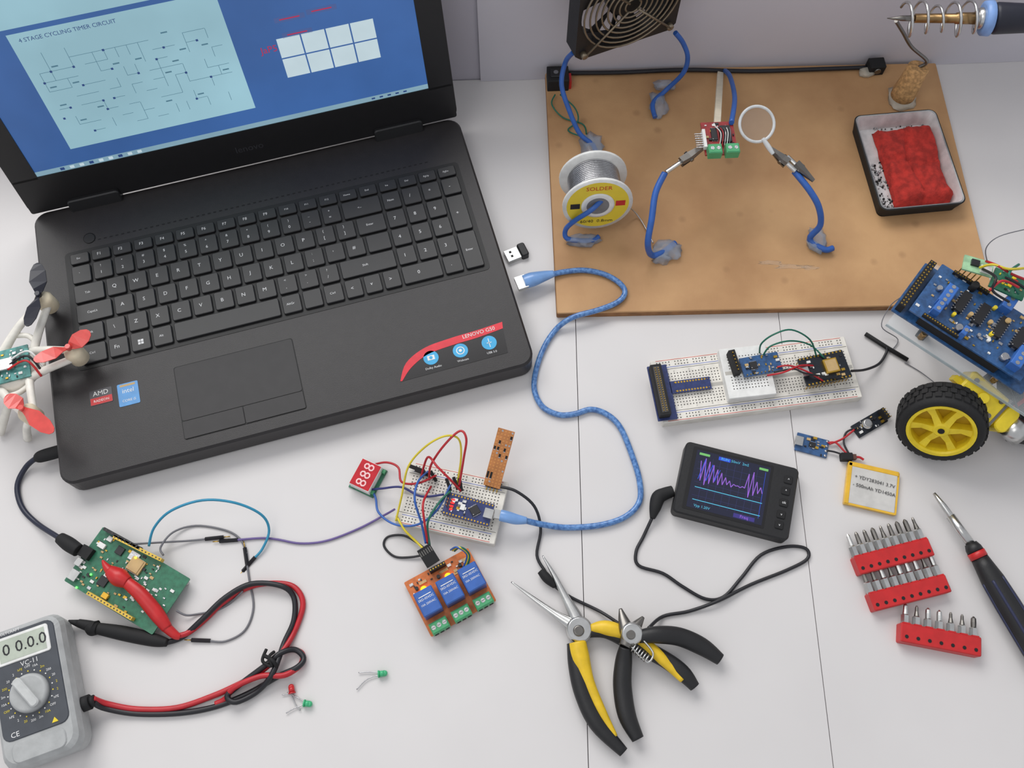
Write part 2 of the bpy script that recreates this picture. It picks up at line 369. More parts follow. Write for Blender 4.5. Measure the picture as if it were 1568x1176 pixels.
for i in range(5): b.rect(sx1-.05+i*.007,sx1-.047+i*.007,sy+.0015,sy+.003,z+.0001,db)
b.M=M; lap=b.done()
# ---------- MDF board and workstation ----------
mdf=mat('mdf_brown',(182,138,94),.6,var=.10,scale=14,rgb2=(198,156,110),bump=.15,bscale=500)
nt=mdf.node_tree; bs=nt.nodes['Principled BSDF']; base=bs.inputs['Base Color'].links[0].from_socket
tc=nt.nodes.new('ShaderNodeTexCoord'); vo=nt.nodes.new('ShaderNodeTexVoronoi'); vo.inputs['Scale'].default_value=30; nt.links.new(tc.outputs['Object'],vo.inputs['Vector'])
mr=nt.nodes.new('ShaderNodeMapRange'); mr.inputs['From Min'].default_value=.05; mr.inputs['From Max'].default_value=.14; mr.inputs['To Min'].default_value=.3; mr.inputs['To Max'].default_value=0; nt.links.new(vo.outputs['Distance'],mr.inputs['Value'])
mx=nt.nodes.new('ShaderNodeMix'); mx.data_type='RGBA'; nt.links.new(mr.outputs['Result'],mx.inputs['Factor']); nt.links.new(base,mx.inputs['A']); mx.inputs['B'].default_value=col((118,82,50)); nt.links.new(mx.outputs['Result'],bs.inputs['Base Color'])
BZ=.008
M,w,h=QF((853,480),(1525,465),(838,108),BZ); b=B('mdf_board',M)
b.box(0,w,0,h,0,BZ,mdf,.0015,.0006); b.box(-.0002,w+.0002,-.0002,h+.0002,.0005,BZ-.0015,mat('mdf_edge',(140,98,60),.8,var=.2),.0015); b.done()
b=B('dried_glue_stain')
for (u,v,a,c) in((1180,402,.010,.0022),(1214,409,.014,.0024),(1240,410,.007,.002)):
    b.ball(P(u,v,BZ),(a,c,.0002),mat('dried_glue_film',(222,204,182),.3,alpha=.22),14,.9)
b.done()
def arm(name,pts,glues,clip=None,r=.0027):
    b=B(name); b.tube([P(*p) for p in pts],r,bluw,10)
    for (u,v,z,a,c) in glues: b.ball(P(u,v,z),(a,c,.005),glueb,18,.7)
    if clip: croc(b,P(*clip[0]),P(*clip[1]),.008)
    return b.done()
arm('helping_hand_arm',[(1034,372,BZ+.004),(1012,388,BZ+.005),(997,390,.016),(992,372,.035),(998,335,.05),(1004,295,.06),(1018,265,.066)],[(1022,382,BZ+.003,.012,.009),(1012,394,BZ+.002,.008,.006)],((1090,216,.072),(1020,264,.066)))
arm('helping_hand_arm',[(1275,380,BZ+.004),(1262,382,BZ+.005),(1240,366,.014),(1256,345,.03),(1254,318,.045),(1240,292,.055),(1216,262,.06)],[(1250,368,BZ+.003,.009,.012)],((1178,226,.068),(1218,262,.062)))
b=B('crocodile_clip'); croc(b,P(1246,277,.06),P(1205,240,.064),.007); b.done()
arm('fan_support_wire',[(1003,180,BZ+.004),(1000,158,BZ+.006),(1020,138,.015),(1046,112,.035),(1053,88,.05),(1046,66,.065),(1034,50,.078)],[(1018,131,BZ+.004,.010,.005),(1008,160,BZ+.003,.008,.013)],None,.0022)
arm('fan_support_wire',[(915,240,BZ+.004),(908,222,BZ+.006),(888,205,.02),(872,170,.035),(860,130,.05),(866,95,.065),(878,80,.085)],[(908,226,BZ+.004,.009,.015)],None,.0022)
b=B('magnifying_glass'); c=P(1159,190,.078); nrm=V((0.05,-.45,.9)); rimm=mat('clear_plastic_rim',(222,226,228),.15,alpha=.75)
b.ring(c,nrm,.0145,.0013,rimm,40,8); b.lathe(c-nrm.normalized()*.0004,nrm,[(0,.0138),(.0008,.0138)],lens,32)
b.tube([P(1168,212,.076),P(1176,224,.072),P(1184,236,.069)],[.0016,.0022,.0016],rimm,8); b.done()
M,w,h=QF((1080,238),(1130,236),(1083,188),.075); b=B('circuit_board_module',M@T(0,0,.074)); 
b.box(0,w,0,h,0,.0016,mat('pcb_red',(150,40,42),.4,var=.2)); ic(b,w*.68,h*.55,.009,.016,.0016,legs=7,hh=.004); ic(b,w*.35,h*.6,.005,.012,.0016,legs=5)
for x in(.25,.78): b.box(w*x-.0055,w*x+.0055,-.004,.005,.0016,.010,grnt,.0005,.0008); b.disc(w*x-.0025,.0005,.0016,.0102,tin); b.disc(w*x+.0025,.0005,.0016,.0102,tin)
for i in range(7): b.box(-.007,.001,.006+i*.0022,.0068+i*.0022,.003,.0038,tin)
b.box(-.001,.0015,.005,.0225,.0016,.006,white); smd(b,0,w,h*.3,h,.0016,12)
for k in range(5): b.tube([(w*.45+k*.002,h*.2,.003),(w*.5+k*.002,h*.5,.008),(w*.4+k*.003,h*.85,.003)],.0004,[white,red2,steel,white,gryw][k],6)
b.done()
b=B('wooden_stick'); A,l=AX(P(1103,112,BZ+.003),P(1098,190,.074)); b.M=A; b.box(0,l,-.0028,.0028,-.0015,.0015,wood,.0005,.0003); b.done()
wire('support_wire',[(1110,108,BZ+.004),(1118,118,.03),(1125,150,.055),(1120,188,.078)],.0022,bluw)
wire('power_cord',[(868,112,BZ+.003),(950,111,BZ+.003),(1050,107,BZ+.003),(1150,109,BZ+.003),(1250,106,BZ+.003),(1330,103,BZ+.003)],.0020,blkw)
b=B('power_jack'); M=FRM(P(1328,116,BZ),P(1356,114,BZ)); b.M=M; b.box(0,.015,0,.012,BZ,BZ+.011,blackm,.001,.001); b.cyl((.0075,.001,BZ+.006),(.0075,-.0015,BZ+.006),.003,dsteel); b.ball((.0,.003,BZ+.002),(.008,.006,.003),glue,12,.5); b.done()
b=B('rocker_switch'); M=FRM(P(838,140,BZ),P(868,139,BZ)); b.M=M; b.box(0,.020,0,.018,BZ,BZ+.014,blackm,.001,.001); b.box(.003,.013,.004,.014,BZ+.014,BZ+.0155,black,.001,.0008); b.disc(.008,.009,.0022,BZ+.0157,gryw); b.box(.0202,.0225,.002,.012,BZ,BZ+.01,redp); b.done()
for m,pp in((grnw,[(850,145,.012),(845,160,.012),(862,180,.01),(892,190,.01),(898,205,.012)]),(grnw,[(858,145,.016),(880,165,.02),(885,185,.012),(870,200,.01),(900,212,.014)])): wire('thin_lead',pp,.0007,m)
# fan
pl=P(880,95,.085); pr=P(1033,43,.085); x=(pr-pl); fw=x.length; x.normalize(); up=V((0,0,1)); b=B('cooling_fan',MX(pl,x,up,x.cross(up)))
n=48; a=[2*pi*(k+.5)/n for k in range(n)]
def sq(z,e=0): 
    o=[]
    for t in a:
        q=max(abs(cos(t)),abs(sin(t))); o.append(V((fw/2+fw/2*cos(t)/q,fw/2+fw/2*sin(t)/q,z)))
    return o
def ci(z,r): return [V((fw/2+r*cos(t),fw/2+r*sin(t),z)) for t in a]
b.loft([sq(-.018),sq(.0),ci(0,fw*.47),ci(-.018,fw*.47)],black,False,False,True)
b.lathe((fw/2,fw/2,-.015),(0,0,1),[(0,.018),(.009,.018),(.0105,.016)],black,28)
for i in range(7):
    t=2*pi*i/7; t2=t+.55
    f=[V((fw/2+.017*cos(t),fw/2+.017*sin(t),-.006)),V((fw/2+fw*.45*cos(t+.1),fw/2+fw*.45*sin(t+.1),-.004)),V((fw/2+fw*.45*cos(t2+.1),fw/2+fw*.45*sin(t2+.1),-.014)),V((fw/2+.017*cos(t2),fw/2+.017*sin(t2),-.014))]
    b.loft([f,[p+V((0,0,-.0012)) for p in f]],blackm)
for i in range(3):
    t=2*pi*i/3+.4; b.tube([(fw/2,fw/2,-.0168),(fw/2+fw*.47*cos(t),fw/2+fw*.47*sin(t),-.0168)],.002,black,6)
gw_=mat('fan_guard_wire',(138,126,108),.4,.7)
for k in range(8): b.ring((fw/2,fw/2,.0028),(0,0,1),.007+k*.0052,.0009,gw_,40,6)
for i in range(4):
    t=pi/4+pi/2*i; b.tube([(fw/2+.006*cos(t),fw/2+.006*sin(t),.0042),(fw/2+fw*.60*cos(t),fw/2+fw*.60*sin(t),.0042)],.001,gw_,6)
    b.lathe((fw/2+fw*.6*cos(t),fw/2+fw*.6*sin(t),0),(0,0,1),[(0,.003),(.0045,.003),(.005,.002)],gw_,12)
b.done()
# spool
c1=P(908,270,.043); c2=P(915,312,.048); ax=(c2-c1).normalized(); b=B('solder_spool'); Ls=(c2-c1).length
b.lathe(c1,ax,[(-.0012,.029),(.0012,.029),(.0013,.014)],white,40); b.lathe(c1,ax,[(.001,.0215),(Ls-.001,.0215)],tin,40)
for i in range(14): b.ring(c1+ax*(.0025+i*(Ls-.004)/14),ax,.0216,.0007,tin,36,5)
b.lathe(c2,ax,[(-.0012,.0295),(.0012,.0295),(.0013,.012)],white,40)
lab=mat('yellow_label',(225,200,55),.5,var=.02)
b.lathe(c2,ax,[(.0013,.0262),(.0016,.0262)],lab,40); b.lathe(c2,ax,[(.0016,.0140),(.0024,.0140),(.0026,.012)],white,32); b.lathe(c2,ax,[(.0026,.0095),(.0028,.0095)],mat('spool_bore',(120,120,122),.7),28)
A,_=AX(c2+ax*.00175,c2+ax*.01); A=MX(A.translation,A.col[1].xyz,A.col[2].xyz,A.col[0].xyz); b.M=A; b.text('SOLDER',0,.0195,0,.006,redp); b.text('60/40  0.8mm',0,-.0195,0,.005,blkw); b.rect(-.023,-.015,-.003,.003,0,blkw); b.rect(.015,.023,-.002,.004,0,redp)
b.done()
arm('spool_support_wire',[(922,306,.053),(905,322,.050),(880,338,.035),(866,352,.02),(870,366,BZ+.005),(905,368,BZ+.004),(917,362,BZ+.004)],[(892,368,BZ+.003,.013,.006)],None,.0022)
wire('solder_strand',[(955,310,.03),(975,328,.012),(990,352,.010),(1000,372,.012)],.0006,tin)
# sponge tray
M,w,h=QF((1349,324),(1481,312),(1328,176),.022); b=B('sponge_tray',M)
def ringr(i,z,r): return rr(i,w-i,i,h-i,r,z,5)
trim_=mat('tray_inner_metal',(212,210,209),.35,.25,var=.12)
b.loft([ringr(.003,BZ,.006),ringr(0,.0225,.007)],blackm,False); b.loft([ringr(0,.0225,.007),ringr(.0011,.0230,.006)],blackm,False); b.loft([ringr(.0011,.0230,.006),ringr(.0022,.0228,.006)],steel,False)
b.loft([ringr(.0022,.0228,.006),ringr(.007,BZ+.0015,.005)],trim_,False); b.flat([(p.x,p.y) for p in ringr(.007,0,.005)],BZ+.0016,trim_); b.flat([(p.x,p.y) for p in ringr(.003,0,.005)],BZ,blackm)
rn=random.Random(3)
for i in range(120): b.ball((rn.uniform(.0075,.020),.008+rn.random()**1.3*.05,BZ+.0022),rn.uniform(.0003,.0013),rn.choice([dsteel,blackm,blackm,tin,tin]),6)
for i in range(14): b.ball((rn.uniform(.02,w-.006),h-rn.uniform(.007,.0095),BZ+.0025),rn.uniform(.0004,.001),rn.choice([dsteel,blackm,tin]),6)
b.done()
b=B('cleaning_sponge',M); sp=mat('sponge_red',(168,44,36),.95,var=.28,scale=150,bump=.9,bscale=350)
sx,sy_=w*.25,h*.09; sw,sh=w*.67,h*.79; N=28; g=[[None]*(N+1) for _ in range(N+1)]; i_=b.mi(sp)
for i in range(N+1):
    for j in range(N+1):
        e=min(i,j,N-i,N-j); zz_=BZ+.002+(0 if e==0 else .010+.004*noise.noise(V((i*.13,j*.13,2)))+.0012*noise.noise(V((i*.7,j*.7,5))))-(.002 if e==1 else 0)
        for q in(abs(i-N*.45-1.5*sin(j*.3)),abs(j-N*.52-1.5*sin(i*.25))):
            if q<1.3: zz_-=.0022*(1.3-q)
        wob=.0012*noise.noise(V((i*.3,j*.3,8)))
        g[i][j]=b.bm.verts.new(M@V((sx+sw*i/N+wob,sy_+sh*j/N+wob,max(BZ+.002,zz_))))
for i in range(N):
    for j in range(N): f=b.bm.faces.new((g[i][j],g[i+1][j],g[i+1][j+1],g[i][j+1])); f.smooth=True
b.done()
# cork stand + iron
b=B('soldering_iron_stand'); c0=P(1380,150,BZ); 
b.lathe(c0,V((.12,.22,1)),[(0,.0108),(.008,.0112),(.02,.0102),(.034,.0096),(.035,.0085)],cork,24)
topc=c0+V((.12,.22,1)).normalized()*.034; b.tube([topc,topc+V((.004,.0,.008)),P(1396,72,.062),P(1383,50,.085),P(1372,32,.105)],.0016,dsteel,8)
b.ball(c0+V((0,-.002,.001)),(.014,.013,.003),glue,14,.4)
i0=P(1366,28,.112); i1=P(1508,28,.118); A,l=AX(i0,i1); pts=[]
for k in range(0,5*16+1):
    t=k/16*2*pi; rad_=.0118+.0022*sin(k*.13); pts.append(A@V((.008+l*.86*k/80,rad_*cos(t),rad_*sin(t))))
b.tube(pts,.0012,steel,6,k=1); b.done()
b=B('soldering_iron'); b.M=A
def lx(pr,m): b.lathe((0,0,0),(1,0,0),pr,m,24)
lx([(-.004,.0003),(.008,.0022),(.02,.0024)],dsteel); lx([(.018,.0036),(.05,.0038),(.0505,.0045),(l*.93,.0048)],brass)
lx([(l*.9,.0075),(l*.96,.0085),(l*.98,.0085)],steel)
lx([(l*.97,.011),(l*.98,.0135),(l*1.06,.014),(l*1.07,.0125)],mat('iron_collar_blue',(125,160,215),.4)); lx([(l*1.07,.0115),(l*1.12,.0125),(l*1.4,.0115),(l*2.0,.010),(l*2.35,.011),(l*2.4,.008)],mat('iron_handle_navy',(26,28,42),.45,coat=0))
b.done()
# ---------- usb cable, dongle ----------
b=B('usb_cable'); H_=.0115
A,l=AX(P(791,436,H_),P(806,431,H_)); b.M=A; b.box(0,l,-.006,.006,-.0022,.0022,steel); b.M=Matrix()
b.tube([P(802,432,H_),P(815,428,H_),P(832,423,H_),P(848,419,.0115)],[.0062,.0066,.005,.003],usbd,12,.75)
Q=BZ+.0026
cp=[(846,420,.0115),(866,416,Q),(895,414,Q),(925,420,Q),(948,433,Q),(957,448,Q),(945,463,Q),(915,475,Q),(885,483,Q),(866,492,.008),(850,506,.003),(834,530),(822,562),(818,595),(830,622),(855,635),(880,634),(905,627),(930,635),(950,655),(967,695),(979,735),(979,768),(958,791),(920,804),(870,808),(830,803,.006),(800,796,.014)]
b.tube([P(p[0],p[1],(p[2] if len(p)>2 else .0024)) for p in cp],.0024,usbm,10)
b.tube([P(806,797,.0145),P(790,795,.0165),P(775,791,.0175),P(766,789,.0175)],[.0028,.0042,.0046,.0045],usbd,12,.75)
A,l=AX(P(768,789,.0175),P(757,787,.0175)); b.M=A; b.box(0,l,-.0034,.0034,-.0018,.0018,steel); b.done()
b=B('usb_dongle'); M=FRM(P(779,405),P(812,392)); b.M=M; b.box(0,.0125,0,.0115,0,.0045,steel,.0003,.0003); b.box(.0125,.0195,-.001,.0125,0,.0065,black,.002,.001)
for y in(.003,.0072): b.rect(.004,.0062,y,y+.0022,.0046,blackm)
b.done()
# ---------- breadboards ----------
def bboard(b,w,h,z0,z1,rails=True,m=offw):
    b.box(0,w,0,h,z0,z1,m,.001,.0005); p=.00254; nc=int((w-.006)/p); xo=(w-(nc-1)*p)/2; cyy=h/2
    b.box(.001,w-.001,cyy-.0015,cyy+.0015,z1,z1+.0001,mat('groove',(180,177,170),.7))
    rows_=[cyy+s*(.0038+p*k) for s in(1,-1) for k in range(5)]
    if rails: rows_+=[cyy+s*(h/2-.003-p*k) for s in(1,-1) for k in range(2)]
    for ri,y in enumerate(rows_):
        for i in range(nc):
            if ri>=10 and i%6==5: continue
            x=xo+i*p; b.rect(x-.00045,x+.00045,y-.00045,y+.00045,z1+.00012,hole)
    if rails:
        for s in(1,-1):
            b.rect(.004,w-.004,cyy+s*(h/2-.0011)-.0002,cyy+s*(h/2-.0011)+.0002,z1+.0001,redl); b.rect(.004,w-.004,cyy+s*(h/2-.0075)-.0002,cyy+s*(h/2-.0075)+.0002,z1+.0001,blul)
            b.rect(.001,w-.001,cyy+s*(h/2-.0092)-.00015,cyy+s*(h/2-.0092)+.00015,z1+.0001,hole)
        for i in range(0,nc,5):
            for s in(1,-1): b.text(str(i+1),xo+i*p,cyy+s*(.0038+p*4+.0019),z1+.0001,.0016,hole,rad(90))
M,w,h=QF((1016,648),(1321,608),(994,553),.0095); b=B('breadboard',M); bboard(b,w,h,0,.0095); b.done(False)
b=B('gpio_adapter_board',M)
q=b.L(1016,632,.02); r_=b.L(1006,560,.02); 
b.box(q.x-.004,q.x+.012,q.y-.004,r_.y+.003,.0115,.013,pcbn,.0005)
b.box(q.x-.003,q.x+.006,q.y-.002,r_.y+.001,.013,.021,blackm,.0005)
b.box(q.x-.001,q.x+.004,q.y,r_.y-.001,.0211,.0213,hole)
for i in range(20):
    for s in(0,1): y=q.y+.001+i*(r_.y-q.y-.004)/19; b.box(q.x+s*.0025,q.x+s*.0025+.0006,y,y+.0006,.0213,.0225,gold)
a1=b.L(1036,602,.0125); a2=b.L(1087,582,.0125); b.box(a1.x-.004,a2.x,a1.y,a2.y+.003,.0115,.013,pcbn)
for i in range(11):
    for y in(a1.y+.0015,a2.y+.0015): b.disc(a1.x+.001+i*.0024,y,.0008,.0131,gold,10)
for xx,yy in((a1.x,a1.y+.0015),(a1.x,a2.y+.0015),(a2.x-.002,a1.y+.0015),(a2.x-.002,a2.y+.0015)): b.box(xx-.0003,xx+.0003,yy-.0003,yy+.0003,.0095,.0135,gold)
b.done()
M2,w2,h2=QF((1117,611),(1190,603),(1108,534),.018); b=B('mini_breadboard',M2@T(0,0,.0096)); bboard(b,w2,h2,0,.0085,False,white); b.done(False)
b=B('sensor_module'); M3,w3,h3=QF((1140,578),(1199,567),(1134,549),.021); b.M=M3; b.box(0,w3,0,h3,.0200,.0215,pcbb,.0005); ic(b,w3*.3,h3*.5,.006,.006,.0215,legs=5); smd(b,.002,w3-.002,.001,h3-.001,.0215,26,seed=4)
for i in range(8): b.box(.002+i*.003,.0026+i*.003,.0008,.0014,.0182,.0235,gold)
b.done()
b=B('pin_header_module'); M3,w3,h3=QF((1126,572),(1136,570),(1122,536),.025); b.M=M3; b.box(0,w3,0,h3,.0182,.026,blackm,.0005)
for i in range(6): b.box(w3/2-.0004,w3/2+.0004,.002+i*.003,.0028+i*.003,.026,.0275,gold)
b.done()
b=B('wifi_board'); M3,w3,h3=QF((1236,592),(1305,577),(1231,548),.019); b.M=M3; b.box(0,w3,0,h3,.0180,.0196,pcbk,.001)
b.box(w3*.48,w3*.78,h3*.25,h3*.75,.0196,.0225,gold,.0005,.0003); b.box(w3*.51,w3*.75,h3*.3,h3*.7,.0225,.0226,ceram)
for i in range(12):
    for y in(.001,h3-.001): b.disc(.002+i*(w3-.004)/11,y,.0008,.0197,gold,10); b.box(.0017+i*(w3-.004)/11,.0023+i*(w3-.004)/11,y-.0003,y+.0003,.0096,.018,gold)
b.box(-.001,.005,h3*.33,h3*.67,.0196,.022,steel,.0003); smd(b,.006,w3-.002,.003,h3-.003,.0196,22,[white,tin,gold,chip,ceram],5); b.cbox(w3*.2,h3*.8,.003,.002,.0196,.021,white); b.cbox(w3*.3,h3*.3,.003,.002,.0196,.021,white); b.done()
wire('jumper_wire',[(1163,540,.018),(1166,526,.035),(1185,512,.045),(1212,505,.045),(1240,520,.035),(1250,545,.02)],.0007,grnw)
wire('jumper_wire',[(1168,545,.02),(1180,530,.03),(1210,522,.03),(1240,528,.025),(1262,548,.0205)],.0007,grnw)
wire('jumper_wire',[(1190,562,.0225),(1210,560,.025),(1238,570,.025),(1260,583,.02)],.0008,red2)
wire('jumper_wire',[(1185,570,.0225),(1215,565,.026),(1235,572,.026),(1290,580,.02)],.0008,blkw)
wire('jumper_wire',[(1175,575,.0225),(1200,570,.03),(1225,560,.025),(1245,560,.02)],.0008,red2)
wire('antenna_wire',[(1304,568,.02),(1325,566,.01),(1346,557,.003),(1357,540,.002),(1358,532,.003)],.0011,blkw)
b=B('stick_antenna'); b.tube([P(1325,511,.0022),P(1358,532,.0022),P(1390,551,.0022)],.0021,blackm,4,k=1); b.done()
wire('thin_lead',[(1362,540,.001),(1375,520,.002),(1350,500,.008),(1362,470,.012),(1378,456,.03)],.0004,gryw)
wire('thin_lead',[(1385,555,.001),(1410,570,.001),(1436,590,.004)],.0004,gryw)
M,w,h=QF((604,800),(757,834),(629,706),.0095); b=B('breadboard',M); bboard(b,w,h,0,.0095); b.done(False); Mb=M
b=B('microcontroller_board'); M,w,h=QF((676,786),(748,806),(683,752),.018); b.M=M; b.box(0,w,0,h,.0165,.0180,pcbn,.0005)
for i in range(15):
    for y in(.0012,h-.0012): x=.0015+i*(w-.003)/14; b.disc(x,y,.0007,.0181,gold,8); b.box(x-.0003,x+.0003,y-.0003,y+.0003,.0096,.0165,gold)
ic(b,w*.64,h*.5,.0068,.0068,.018,rot=rad(45),legs=8); b.box(w-.006,w+.001,h*.3,h*.72,.018,.0215,steel,.0003); b.cbox(w*.38,h*.5,.0035,.0045,.018,.0195,white); b.cbox(w*.3,h*.5,.0016,.0016,.0195,.02,dsteel)
for dy in(-.004,-.0015,.0012,.0037): b.cbox(w*.16,h*.5+dy,.0022,.0012,.018,.0192,ledr)
smd(b,.004,w-.008,.003,h-.003,.018,16,seed=8)
for i in range(3):
    for j in range(2): b.box(.002+j*.0025,.0026+j*.0025,h*.33+i*.0025,h*.33+i*.0025+.0006,.018,.025,gold)
b.done()
b=B('perfboard'); p0=P(753,745,.012);p1=P(776,658,.035); d=(p1-p0); l=d.length; d.normalize(); xx=P(765,748,.012)-P(740,741,.012); xx=(xx-d*xx.dot(d)); wv=xx.length; xx.normalize(); b.M=MX(p0-xx*wv/2,xx,d,xx.cross(d))
b.box(0,wv,0,l,0,.0015,pcbp)
nx=max(4,int(wv/.0025)); ny=int(l/.0025); rn=random.Random(2)
for i in range(nx):
    for j in range(ny):
        x=(i+.5)*wv/nx;y=(j+.5)*l/ny; rn_=rn.random()
        b.disc(x,y,.0008,.0016,tin if rn_<.3 else mat('copper_pad',(215,150,90),.4,.6),8)
        if rn_<.18: b.rect(x-.0008,x+.0008,y,y+l/ny,.0017,blackm)
for i in range(4): b.box(wv*.2+i*.0028,wv*.2+i*.0028+.0006,-.004,.002,-.001,-.0004,gold)
b.box(wv*.1,wv*.9,-.001,.003,-.003,0,blackm); b.done()
b=B('seven_segment_display'); M,w,h=QF((533,738),(563,752),(549,697),.014); b.M=M
b.box(-.0015,w+.003,-.001,h+.001,0,.0015,pcbg); b.box(0,w,0,h,.0015,.011,white,.0003); b.box(.0004,w-.0004,.0004,h-.0004,.011,.0113,mat('display_red',(190,24,38),.25))
for k in range(3): b.text('8',w*.52,h*(.2+.3*k),.0115,.0125,mat('segment_pink',(245,200,200),.5),rad(90))
for y in(.001,h-.003): b.box(w,w+.0025,y,y+.003,.0015,.005,grnt)
b.done()
J='jumper_wire'
wire(J,[(570,712,.004),(592,708,.008),(610,716,.01),(615,738,.012),(640,740,.02),(668,728,.014)],.0009,red2)
wire(J,[(657,735,.012),(660,712,.028),(680,682,.04),(704,660,.045),(714,672,.045),(710,702,.035),(703,745,.02)],.0009,red2)
wire(J,[(645,730,.012),(655,700,.03),(670,715,.035),(690,735,.03),(706,752,.018)],.0009,red2)
wire(J,[(606,798,.011),(615,760,.018),(625,715,.03),(650,685,.04),(680,668,.045),(702,672,.04),(706,700,.03),(700,742,.018)],.0008,yelw)
wire(J,[(566,746,.003),(575,762,.004),(580,785,.006),(605,803,.011),(640,803,.013),(670,780,.018),(690,742,.018)],.0009,bluw)
wire(J,[(565,750,.003),(585,748,.01),(615,746,.015),(645,760,.02),(680,757,.02)],.0009,mat('navy_insulation',(45,50,110),.45))
wire(J,[(655,722,.012),(640,738,.025),(635,765,.03),(645,800,.02),(652,832,.012)],.0009,bluw)
wire(J,[(660,745,.012),(648,770,.028),(650,800,.025),(655,832,.012)],.0009,red2)
wire(J,[(607,790,.011),(620,812,.012),(638,830,.008),(650,842,.01)],.0009,yelw)
wire(J,[(690,752,.02),(672,770,.02),(655,800,.02),(658,835,.012)],.0009,grnw)
b=B('dupont_connector'); 
for (u,v,u2,v2,z) in((697,738,701,750,.02),(705,740,707,752,.02),(686,740,690,752,.018),(634,716,650,722,.0135),(643,722,658,728,.0135),(663,728,668,737,.0135)): 
    A,l=AX(P(u,v,z),P(u2,v2,z-.002)); b.M=A; b.box(-.004,l,-.00125,.00125,-.00125,.00125,blackm)
b.done()
wire(J,[(764,745,.013),(790,752,.014),(818,775,.01),(828,810,.003),(822,850,.002),(835,875,.003)],.0012,blkw)
wire(J,[(655,848,.004),(630,853,.002),(604,852,.001),(588,836,.001),(594,822,.001),(618,820,.002),(640,832,.004),(652,842,.006)],.0009,blkw)
wire(J,[(604,780,.012),(590,788,.003),(548,810,.0012),(500,828,.0012),(460,832,.0012),(425,826,.0012),(400,824,.0012),(360,827,.0016)],.0009,purw,ends=(0,1))
wire(J,[(250,850,.012),(246,838,.009),(265,815,.004),(300,805),(345,812),(368,826,.001),(378,848,.0016)],.0008,gryw)
wire(J,[(318,825,.0016),(290,828,.002),(255,830,.006),(205,833,.012)],.0008,gryw,ends=(1,0))
wire(J,[(228,836,.012),(236,808,.02),(262,782,.028),(310,766,.03),(360,770,.025),(400,788,.015),(412,812,.006),(402,840,.003),(388,856,.0016)],.001,tealw,ends=(0,1))
wire(J,[(378,862,.0016),(382,890,.0012),(388,930,.001),(375,965,.001),(345,982,.001),(318,981,.0016)],.0008,gryw,ends=(1,1))
wire(J,[(270,935,.006),(285,942,.004),(305,940),(330,935),(350,925),(372,905,.005)],.0008,gryw)
# ---------- relay module ----------
M,w,h=QF((660,975),(760,919),(614,894),.006); b=B('relay_module',M)
b.box(0,w,0,h,.003,.0046,pcbo,.001)
for x in(.003,w-.003):
    for y in(.003,h-.003): b.cyl((x,y,0),(x,y,.003),.0012,steel,n=8)
rw=w/3
for i in range(3):
    cx=rw*(i+.5)+.0005
    b.box(cx-.0075,cx+.0075,h*.27,h*.27+.019,.0046,.0205,relb,.0008,.0008)
    b.text('SRD-05VDC',cx,h*.27+.012,.0206,.0024,label,rad(0)); b.text('10A 250VAC',cx,h*.27+.008,.0206,.0022,label); b.box(cx-.005,cx+.005,h*.27+.014,h*.27+.0146,.0206,.0207,label)
    b.box(cx-.0075,cx+.0065,-.001,.0075,.0046,.0145,grnt,.0004,.001)
    for k in(-1,0,1): b.disc(cx-.0005+k*.0044,.0035,.0017,.0147,tin,12); b.rect(cx-.0018+k*.0044,cx+.0008+k*.0044,.0033,.0037,.0148,dsteel); b.box(cx-.002+k*.0044,cx+.001+k*.0044,-.0013,-.001,.006,.010,blackm)
    b.cyl((cx-.003,h*.80,.0046),(cx-.003,h*.80,.0085),.0014,chip,n=10)
    b.cbox(cx+.003,h*.85,.006,.002,.0046,.006,ceram)
smd(b,.003,w-.003,h*.72,h-.002,.0046,24,[chip,tin,white,ceram],9)
for (u,v) in((649,902),(686,882)): 
    q=b.L(u,v,.008); b.cyl((q.x,q.y,.0046),(q.x,q.y,.007),.0026,ledo,n=14); b.ball((q.x,q.y,.007),.0026,ledo)
header(b,w*.38,h-.003,w*.62,h-.003,6,.0046); b.done()
b=B('dupont_connector'); A,l=AX(P(648,838,.012),P(664,864,.010)); b.M=A; b.box(0,l,-.0055,.0055,-.0013,.0013,blackm)
for i in range(6): b.box(.002,.006,-.005+i*.0018,-.0042+i*.0018,.0013,.0015,dsteel)
b.done()
for k,(m) in enumerate((bluw,yelw,grnw)): wire(J,[(690+k*3,842+k,.008),(700+k*3,838,.02),(715+k*2,850,.014),(708+k*3,872,.006)],.0007,m)
# ---------- oscilloscope ----------
M,w,h=QF((1029,783),(1207,829),(1056,676),.012); b=B('pocket_oscilloscope',M)
b.box(0,w,0,h,.0005,.0125,black,.004,.0012,5); b.box(.003,w-.003,.003,h-.003,0,.0005,blackm,.003)
a=PL(M@T(0,0,.0125),1047,776);c=PL(M@T(0,0,.0125),1166,803);e=PL(M@T(0,0,.0125),1071,689)
X0,X1,Y0,Y1=(a[0]+e[0])/2,c[0],(a[1]+c[1])/2,e[1]; b.box(X0-.003,X1+.002,Y0-.002,Y1+.002,.0125,.0127,bz,.001)
b.rect(X0,X1,Y0,Y1,.0128,scr('scope_black',(30,34,62),.7)); sw=X1-X0; sh=Y1-Y0
pu=scr('scope_purple',(165,110,230),.85); cyn=scr('scope_cyan',(95,205,240),.85); bl=scr('scope_blue',(50,90,235),.85); yg=scr('scope_green',(130,210,120),.8); gd=scr('scope_grid',(62,66,120),.7)
for k in range(1,9): b.rect(X0+sw*(.03+k*.10),X0+sw*(.03+k*.10)+.00022,Y0+sh*.1,Y1-sh*.1,.0129,gd)
for k in range(1,7): b.rect(X0+sw*.04,X1-sw*.05,Y0+sh*(.1+k*.115),Y0+sh*(.1+k*.115)+.00022,.0129,gd)
